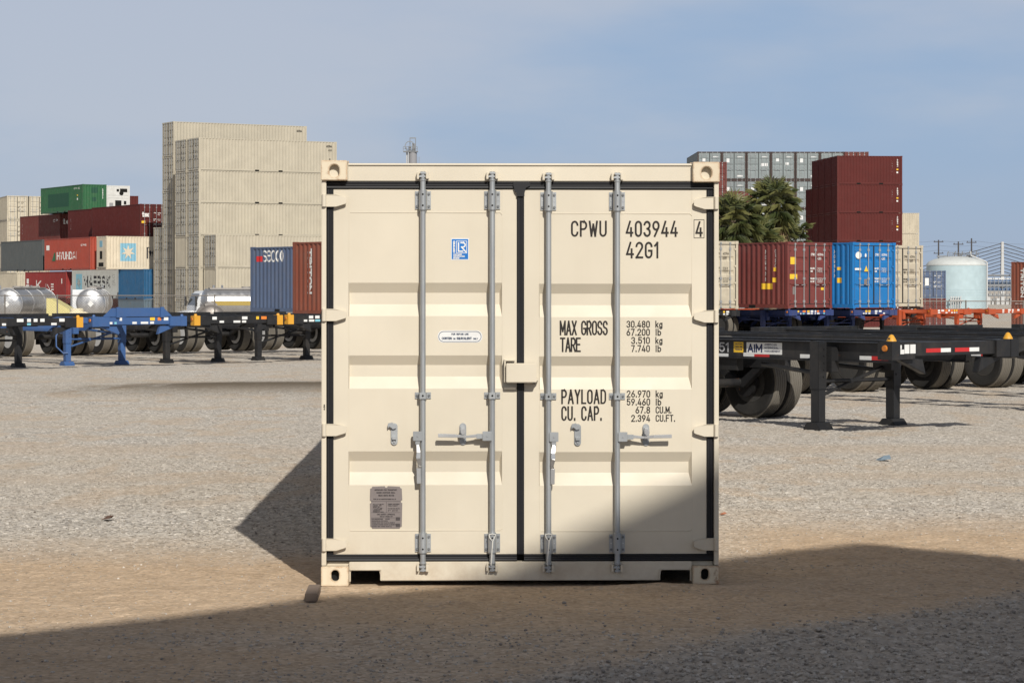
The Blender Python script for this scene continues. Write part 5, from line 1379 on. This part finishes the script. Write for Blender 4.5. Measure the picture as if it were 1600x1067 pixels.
# plastic tank on a small trailer
z = gz(WX(123,127),127); o = empty('plastic_tank', at(123,127,z), R(10), 'yellowed white plastic tank on a low stand behind the fence', 'tank')
m = MB(); pl = [(-.86,1.55),(-.80,1.95),(-.62,2.2),(-.35,2.32),(.35,2.32),(.62,2.2),(.80,1.95),(.86,1.55),(.86,1.42),(-.86,1.42)]
m.prism(pl, 'y', -.55, .55); m.build('tank_body', M_poly, o, bevel=.12)
m = MB(); m.lathe([(.36,2.315),(.36,2.45),(.3,2.5),(0,2.5)], (-.1,0,0), 'z', 20); m.build('lid', M_poly, o, smooth=True)
m = MB(); m.box(-.9,.9,-.6,.6,1.28,1.415)
for x in (-.8,.8):
    for y in (-.5,.5): m.box(x-.05,x+.05,y-.05,y+.05,0,1.28)
m.build('stand', M_fpost, o)
z = gz(WX(95,136),136); o = empty('canopy', at(95,136,z), R(0), 'pale yellow sloping canopy behind the white plastic tank', 'canopy')
m = MB(); m.prism([(-.62,2.0),(-.62,3.0),(-.30,2.92),(1.2,2.05),(1.2,2.0)], 'y', -1.0, 1.0); m.build('canvas', M_ylw, o, bevel=.01)
for x in (-.55,1.1):
    for y in (-.9,.9): m = MB(); m.cyl((x,y,0),(x,y,2.0),.035,n=8); m.build('pole', M_fpost, o)

# supports below the boxes on the far left, so that nothing hangs in the air
hid = container('shipping_container', M_creamc, L40, HS, 'container stacked below the lettered boxes on the far left', 'lower tier containers behind the tank trailers')
spots = [(26,252,T[0],210,M_maroon2),(103,235,T[0],210,M_maroon),(184,220,T[0],210,M_maroon2)]
for i,(px,d,z,rt,mt) in enumerate(spots):
    q = hid if i == 0 else clone(hid,(0,0,0)); put(q, FW(L40), px, d, z, rt)
    q['label'] = ('faded maroon container under the cream one at the left edge','maroon container under the crimson container','faded maroon container under the light grey lettered container')[i]
    for ch in q.children:
        if ch.material_slots: ch.material_slots[0].link = 'OBJECT'; ch.material_slots[0].material = mt

# ------------------------------------------------------------------ palms
t = NT('palm_leaf'); ge = t.n('ShaderNodeNewGeometry')
lc = t.mix(ge.outputs['Random Per Island'], (0.045,0.062,0.018), (0.16,0.155,0.05)); t.l(lc, t.b.inputs['Base Color']); t.b.inputs['Roughness'].default_value = .55
M_leaf = t.m
t = NT('dead_palm_leaf'); ge = t.n('ShaderNodeNewGeometry')
t.l(t.mix(ge.outputs['Random Per Island'], (0.13,0.085,0.045), (0.40,0.29,0.16)), t.b.inputs['Base Color']); t.b.inputs['Roughness'].default_value = .8
M_dead = t.m
M_trunk = paint('palm_bark', (0.12,0.09,0.06), .9, 0, .4)
def fan(m, base, dirv, pet, rad, rr, segs=15, droop=.35, spread=230):
    dirv = dirv.normalized(); tip = base+dirv*pet
    m.tube([base, base+dirv*pet*.5+Vector((0,0,.02)), tip], [.02,.014,.01], 3)
    up = Vector((0,0,1)); side = dirv.cross(up); side = side.normalized() if side.length > .05 else Vector((1,0,0))
    nrm = side.cross(dirv).normalized()
    for i in range(segs):
        a = R(-spread/2+spread*i/(segs-1))+rr.uniform(-.04,.04); ln = rad*(.72+.28*math.cos(a*.6))*rr.uniform(.85,1.08)
        v = (dirv*math.cos(a)+side*math.sin(a)).normalized(); w_ = v.cross(nrm).normalized()*(.030+.012*rr.random())
        p1 = tip+v*ln*.55+nrm*.02; p2 = tip+v*ln-Vector((0,0,1))*ln*droop*rr.uniform(.5,1.4)
        m.add([tip, p1+w_, p2, p1-w_], [(0,1,2),(0,2,3)])
def palm(px, d, ztop, label, seed, n=46, rad=.95, skirt=44, lean=0.0, size=1.0):
    rr = random.Random(seed); z0 = gz(WX(px,d),d)
    o = empty('palm_tree', at(px,d,z0), 0, label, 'palm tree', 'fan palms behind the row of containers'); h = ztop-z0
    top = Vector((lean,0,h))
    m = MB(); path = [Vector((lean*(k/10)**2,0,h*k/10)) for k in range(11)]
    m.tube(path, [.26-.10*k/10 for k in range(11)], 10); m.build('trunk', M_trunk, o, smooth=True)
    m = MB()
    for i in range(n):
        el = R(78-118*(i/n)**1.05+rr.uniform(-8,8)); az = i*2.39996+rr.uniform(-.3,.3)
        v = Vector((math.cos(az)*math.cos(el), math.sin(az)*math.cos(el), math.sin(el)))
        fan(m, top+Vector((0,0,-.25*i/n)), v, rr.uniform(.65,1.05)*size, rad*rr.uniform(.8,1.1)*size, rr, droop=.15+.4*(i/n))
    m.build('crown', M_leaf, o)
    m = MB()
    for i in range(skirt):
        az = i*2.39996; el = R(-48-36*rr.random())
        v = Vector((math.cos(az)*math.cos(el), math.sin(az)*math.cos(el), math.sin(el)))
        fan(m, top+Vector((0,0,-.3-1.3*rr.random())), v, rr.uniform(.35,.85)*size, rad*.75*rr.uniform(.7,1.1)*size, rr, segs=9, droop=.7, spread=110)
    m.build('dead_fronds', M_dead, o)
    return o
palm(1207, 131, 6.4, 'tallest fan palm, its tuft rising between the maroon boxes', 1, 58, .85, 130, .1, 1.05)
palm(1149, 127, 5.35, 'fan palm beside the right edge of the cream container', 2, 54, .85, 110, -.1, 1.05)
palm(1229, 133, 4.45, 'fan palm with many dead fronds nearest the right maroon stack', 3, 34, .8, 170, .1, 1.05)
palm(1181, 129, 4.2, 'low fan palm in the middle of the palm group', 4, 46, .85, 120, 0, 1.1)

# ------------------------------------------------------------------ storage tank, poles, bridge, pipe rack, tower
M_tank = paint('pale_blue_tank_paint', (0.42,0.53,0.56), .5, .03, .10, grime=(0.3,0.36,0.36))
M_roofw = paint('off_white_tank_roof', (0.55,0.57,0.55), .6, .06, .15)
M_grey = plain('grey_pipework', (0.22,0.23,0.24), .6)
M_pole = plain('dark_timber_pole', (0.07,0.065,0.065), .8)
M_conc = plain('pale_concrete', (0.50,0.50,0.49), .8)
d = 430; s_ = d/FPX; z0 = BASE; o = empty('storage_tank', at(1494,d,z0), 0, 'pale blue storage tank with a low domed roof', 'tank')
rad = 46*s_; zt_ = WZ(414.5,d)-z0; zr = WZ(401,d)-z0
m = MB(); m.lathe([(rad,0),(rad,zt_)], (0,0,0), 'z', 72); m.build('shell', M_tank, o, smooth=True, angle=30)
m = MB(); m.lathe([(rad+.03,zt_-.08),(rad+.06,zt_+.02)]+[(rad*math.cos(R(a)), zt_+.03+(zr-zt_)*math.sin(R(a))) for a in range(5,90,8)]+[(0,zr)], (0,0,0), 'z', 72); m.build('roof', M_roofw, o, smooth=True, angle=40)
for q in (.3,.36,.42): m = MB(); m.lathe([(rad,zt_*q),(rad+.03,zt_*q),(rad+.03,zt_*q+.05),(rad,zt_*q+.05)], (0,0,0), 'z', 72); m.build('seam', M_tank, o)
m = MB()
for k in range(14):
    x = -1.6+k*.42; zz = zr-.02
    m.cyl((x,-.4,zz-.15),(x,-.4,zz+.75),.04,n=5)
    if k % 3 == 0: m.cyl((x,.3,zz-.15),(x+.3,.3,zz+1.0),.09,n=6)
m.cyl((-1.7,-.4,zz+.7),(4.0,-.4,zz+.7),.04,n=5); m.cyl((-1.7,-.4,zz+.35),(4.0,-.4,zz+.35),.04,n=5); m.box(-2.2,2.6,-.3,.4,zz-.12,zz+.12); m.box(-3.4,-1.8,-.2,.2,zz-.1,zz+.2)
m.build('roof_platform', M_grey, o)
m = MB(); m.tube([(2.4,-.8,zr+.9),(2.5,-.8,zr+.15),(rad*.97,-.8,zt_+.65),(rad*1.02,-.8,zt_+.45),(rad*1.02,-.8,0)], .14, 8); m.build('downpipe', M_conc, o, smooth=True)
m = MB()
for k in range(5): m.tube([(-2.0+k*.42,-rad-.6,0),(-2.0+k*.42,-rad-.6,1.9),(-1.85+k*.42,-rad-.3,2.05)], .12, 6)
m.box(-2.2,.2,-rad-.75,-rad-.45,1.35,1.5); m.build('vent_pipe', M_conc, o)
PG = 'utility poles behind the storage tank'
for px,d,pt,arms in ((1466.5,720,375,(.6,4.0,7.5)),(1497.5,690,377.5,(.8,3.6,6.4,9)),(1518,700,372.5,(1.2,5.0,9.0))):
    o = empty('utility_pole', at(px,d,BASE), 0, {1466.5:'utility pole with three crossarms, leftmost of the three',1497.5:'utility pole with four crossarms, middle of the three',1518:'tallest utility pole, rightmost of the three'}[px], 'utility pole', PG); h = WZ(pt,d)-BASE
    m = MB(); m.cyl((0,0,0),(0,0,h),.32,.2,8); m.build('pole', M_pole, o)
    for a in arms: m = MB(); m.box(-1.45,1.45,-.1,.1,h-a-.12,h-a+.12); m.cyl((-1.2,0,h-a),(-1.2,0,h-a+.4),.1,n=5); m.cyl((1.2,0,h-a),(1.2,0,h-a+.4),.1,n=5); m.build('crossarm', M_pole, o)
o = empty('power_lines', at(1540,700,BASE), 0, 'thin power lines strung between the utility poles', 'power lines')
for k,py in enumerate((376,383.5,391)):
    z = WZ(py,700)-BASE; m = MB()
    xs = [(1380,1466.5),(1466.5,1518),(1518,1680)]
    for xa,xb in xs:
        A_ = (xa-1540)*700/FPX; B_ = (xb-1540)*700/FPX
        m.tube([(A_+(B_-A_)*i/8, 0, z-.9*(1-(i/4-1)**2)*(abs(B_-A_)/25)) for i in range(9)], .035, 4)
    m.build('cable', M_pole, o)
d = 1450; o = empty('bridge', at(1566,d,BASE), 0, 'distant cable stayed bridge with a white tower', 'bridge'); q = d/FPX; h = WZ(378,d)-BASE
m = MB(); m.prism([(-1.15,0),(-.75,h*.75),(-.75,h),(.75,h),(.75,h*.75),(1.15,0)], 'y', -1.2, 1.2); m.build('tower', M_conc, o, bevel=.1)
for s in (-1,1):
    for k in range(9):
        za = h-1.0-k*2.1; xb = s*(78-8.0*k); m = MB(); m.cyl((s*.7,0,za),(xb,0,max(za-s*0-.29*abs(xb),3)),.22,n=5); m.build('stay_cable', M_pole, o)
m = MB(); m.box(-120,120,-4,4,h*.16,h*.16+.8); m.build('deck', M_grey, o)
d = 520; o = empty('pipe_rack', at(1572,d,BASE), 0, 'refinery pipe rack with blue bands right of the storage tank', 'pipe rack'); q = d/FPX
M_rackblue = plain('blue_grey_cladding', (0.10,0.16,0.27), .6); rr = random.Random(4)
m = MB()
for k in range(17): m.box(-4.6+k*.9,-4.5+k*.9+.04,-1,-.85,0,WZ(438-rr.random()*20,d)-BASE)
for py in (470,463,455,447,441): m.box(-4.7,10,-.95,-.8,WZ(py,d)-BASE,WZ(py,d)-BASE+.14)
m.build('steel_frame', M_grey, o)
for py0,py1,mt in ((444,438,M_rackblue),(455,450,M_rackblue),(437,434.5,M_swhite),(462,459,M_conc),(432,429,M_grey),(470,467,M_conc),(449,446,M_grey)):
    m = MB(); m.cyl((-4.7,0,(WZ((py0+py1)/2,d)-BASE)),(10,0,(WZ((py0+py1)/2,d)-BASE)),(py0-py1)*q/2,n=10); m.build('pipe', mt, o, smooth=True)
for k in range(14):
    x = -4.5+k; zz = rr.uniform(.5,1.9); m = MB(); m.box(x,x+rr.uniform(.3,.8),-2.2,-1.2,0,zz); m.build('equipment', M_conc, o)
d = 620; q = d/FPX; o = empty('process_tower', at(645,d,BASE), 0, 'grey process tower with a platform rising behind the cream container', 'tower')
m = MB(); h = WZ(238,d)-BASE; m.cyl((0,0,0),(0,0,h),1.05,n=24); m.build('column', plain('grey_tower_paint',(0.26,0.26,0.27)), o, smooth=True)
m = MB(); m.box(-2.4,1.3,-1.2,1.2,h,h+.25); 
for x in (-2.4,-1.6,-.8,0,.6,1.2): m.cyl((x,-1.2,h+.25),(x,-1.2,h+1.3),.06,n=5)
m.cyl((-2.4,-1.2,h+1.3),(1.2,-1.2,h+1.3),.06,n=5); m.cyl((-2.4,-1.2,h+.8),(1.2,-1.2,h+.8),.05,n=5); m.build('platform', M_grey, o)
m = MB(); m.lathe([(1.1,-.12),(1.3,-.12),(1.3,.12),(1.1,.12)], (-.75,-.6,h+1.5), 'y', 24, closed=True); m.cyl((-.75,-.6,h+.3),(-.75,-.6,h+1.5),.35,n=8); m.build('wheel_guard', M_grey, o)
m = MB()
for x in (-.9,.9): m.cyl((x*.8,0,h+.2),(x*.8,0,WZ(216,d)-BASE),.09,n=6)
m.box(-.8,.8,-.1,.1,WZ(217,d)-BASE,WZ(215.2,d)-BASE); m.box(-.2,.75,-.5,.5,h+.3,h+2.2); m.build('top_frame', M_grey, o)
m = MB(); m.cyl((-1.5,0,0),(-1.5,0,h),.22,n=8); m.cyl((-1.05,-.9,0),(-1.05,-.9,h),.1,n=6); m.build('riser_pipe', M_conc, o)
m = MB(); m.box(1.3,1.4,-.3,-.2,0,h-1.2); m.box(1.7,1.8,-.3,-.2,0,h-1.2); m.box(1.0,1.8,-.3,.3,h-3.2,h-3.0); m.build('ladder', M_grey, o)
# scraps lying on the gravel
o = MB(); o.add([(-.09,-.05,0),(.05,-.06,.004),(.10,.03,.02),(-.02,.07,.05),(-.08,.03,.012),(0,0,.045)],[(0,1,5),(1,2,5),(2,3,5),(3,4,5),(4,0,5)])
for px,py,lab,mt,sc,nm in ((1381,720,'crumpled pale blue scrap lying on the gravel at right',plain('pale_blue_plastic',(0.20,0.26,0.31),.5),1.1,'plastic_scrap'),
                        (168,814,'small brown scrap of bark lying on the gravel at left',plain('brown_scrap',(0.12,0.07,0.05),.8),.7,'bark_scrap'),
                        (1130,803,'orange scrap beside the right edge of the cream container',plain('orange_scrap',(0.40,0.16,0.09),.7),.35,'orange_scrap')):
    dd = D0*463/(py-450); b_ = o.build(nm, mt, None); b_.location = (WX(px,dd), dd-D0, ground_z(WX(px,dd),dd)+.002); b_.scale = (sc,sc,sc); tag(b_, lab, 'scrap'); b_.rotation_euler = (0,0,px)
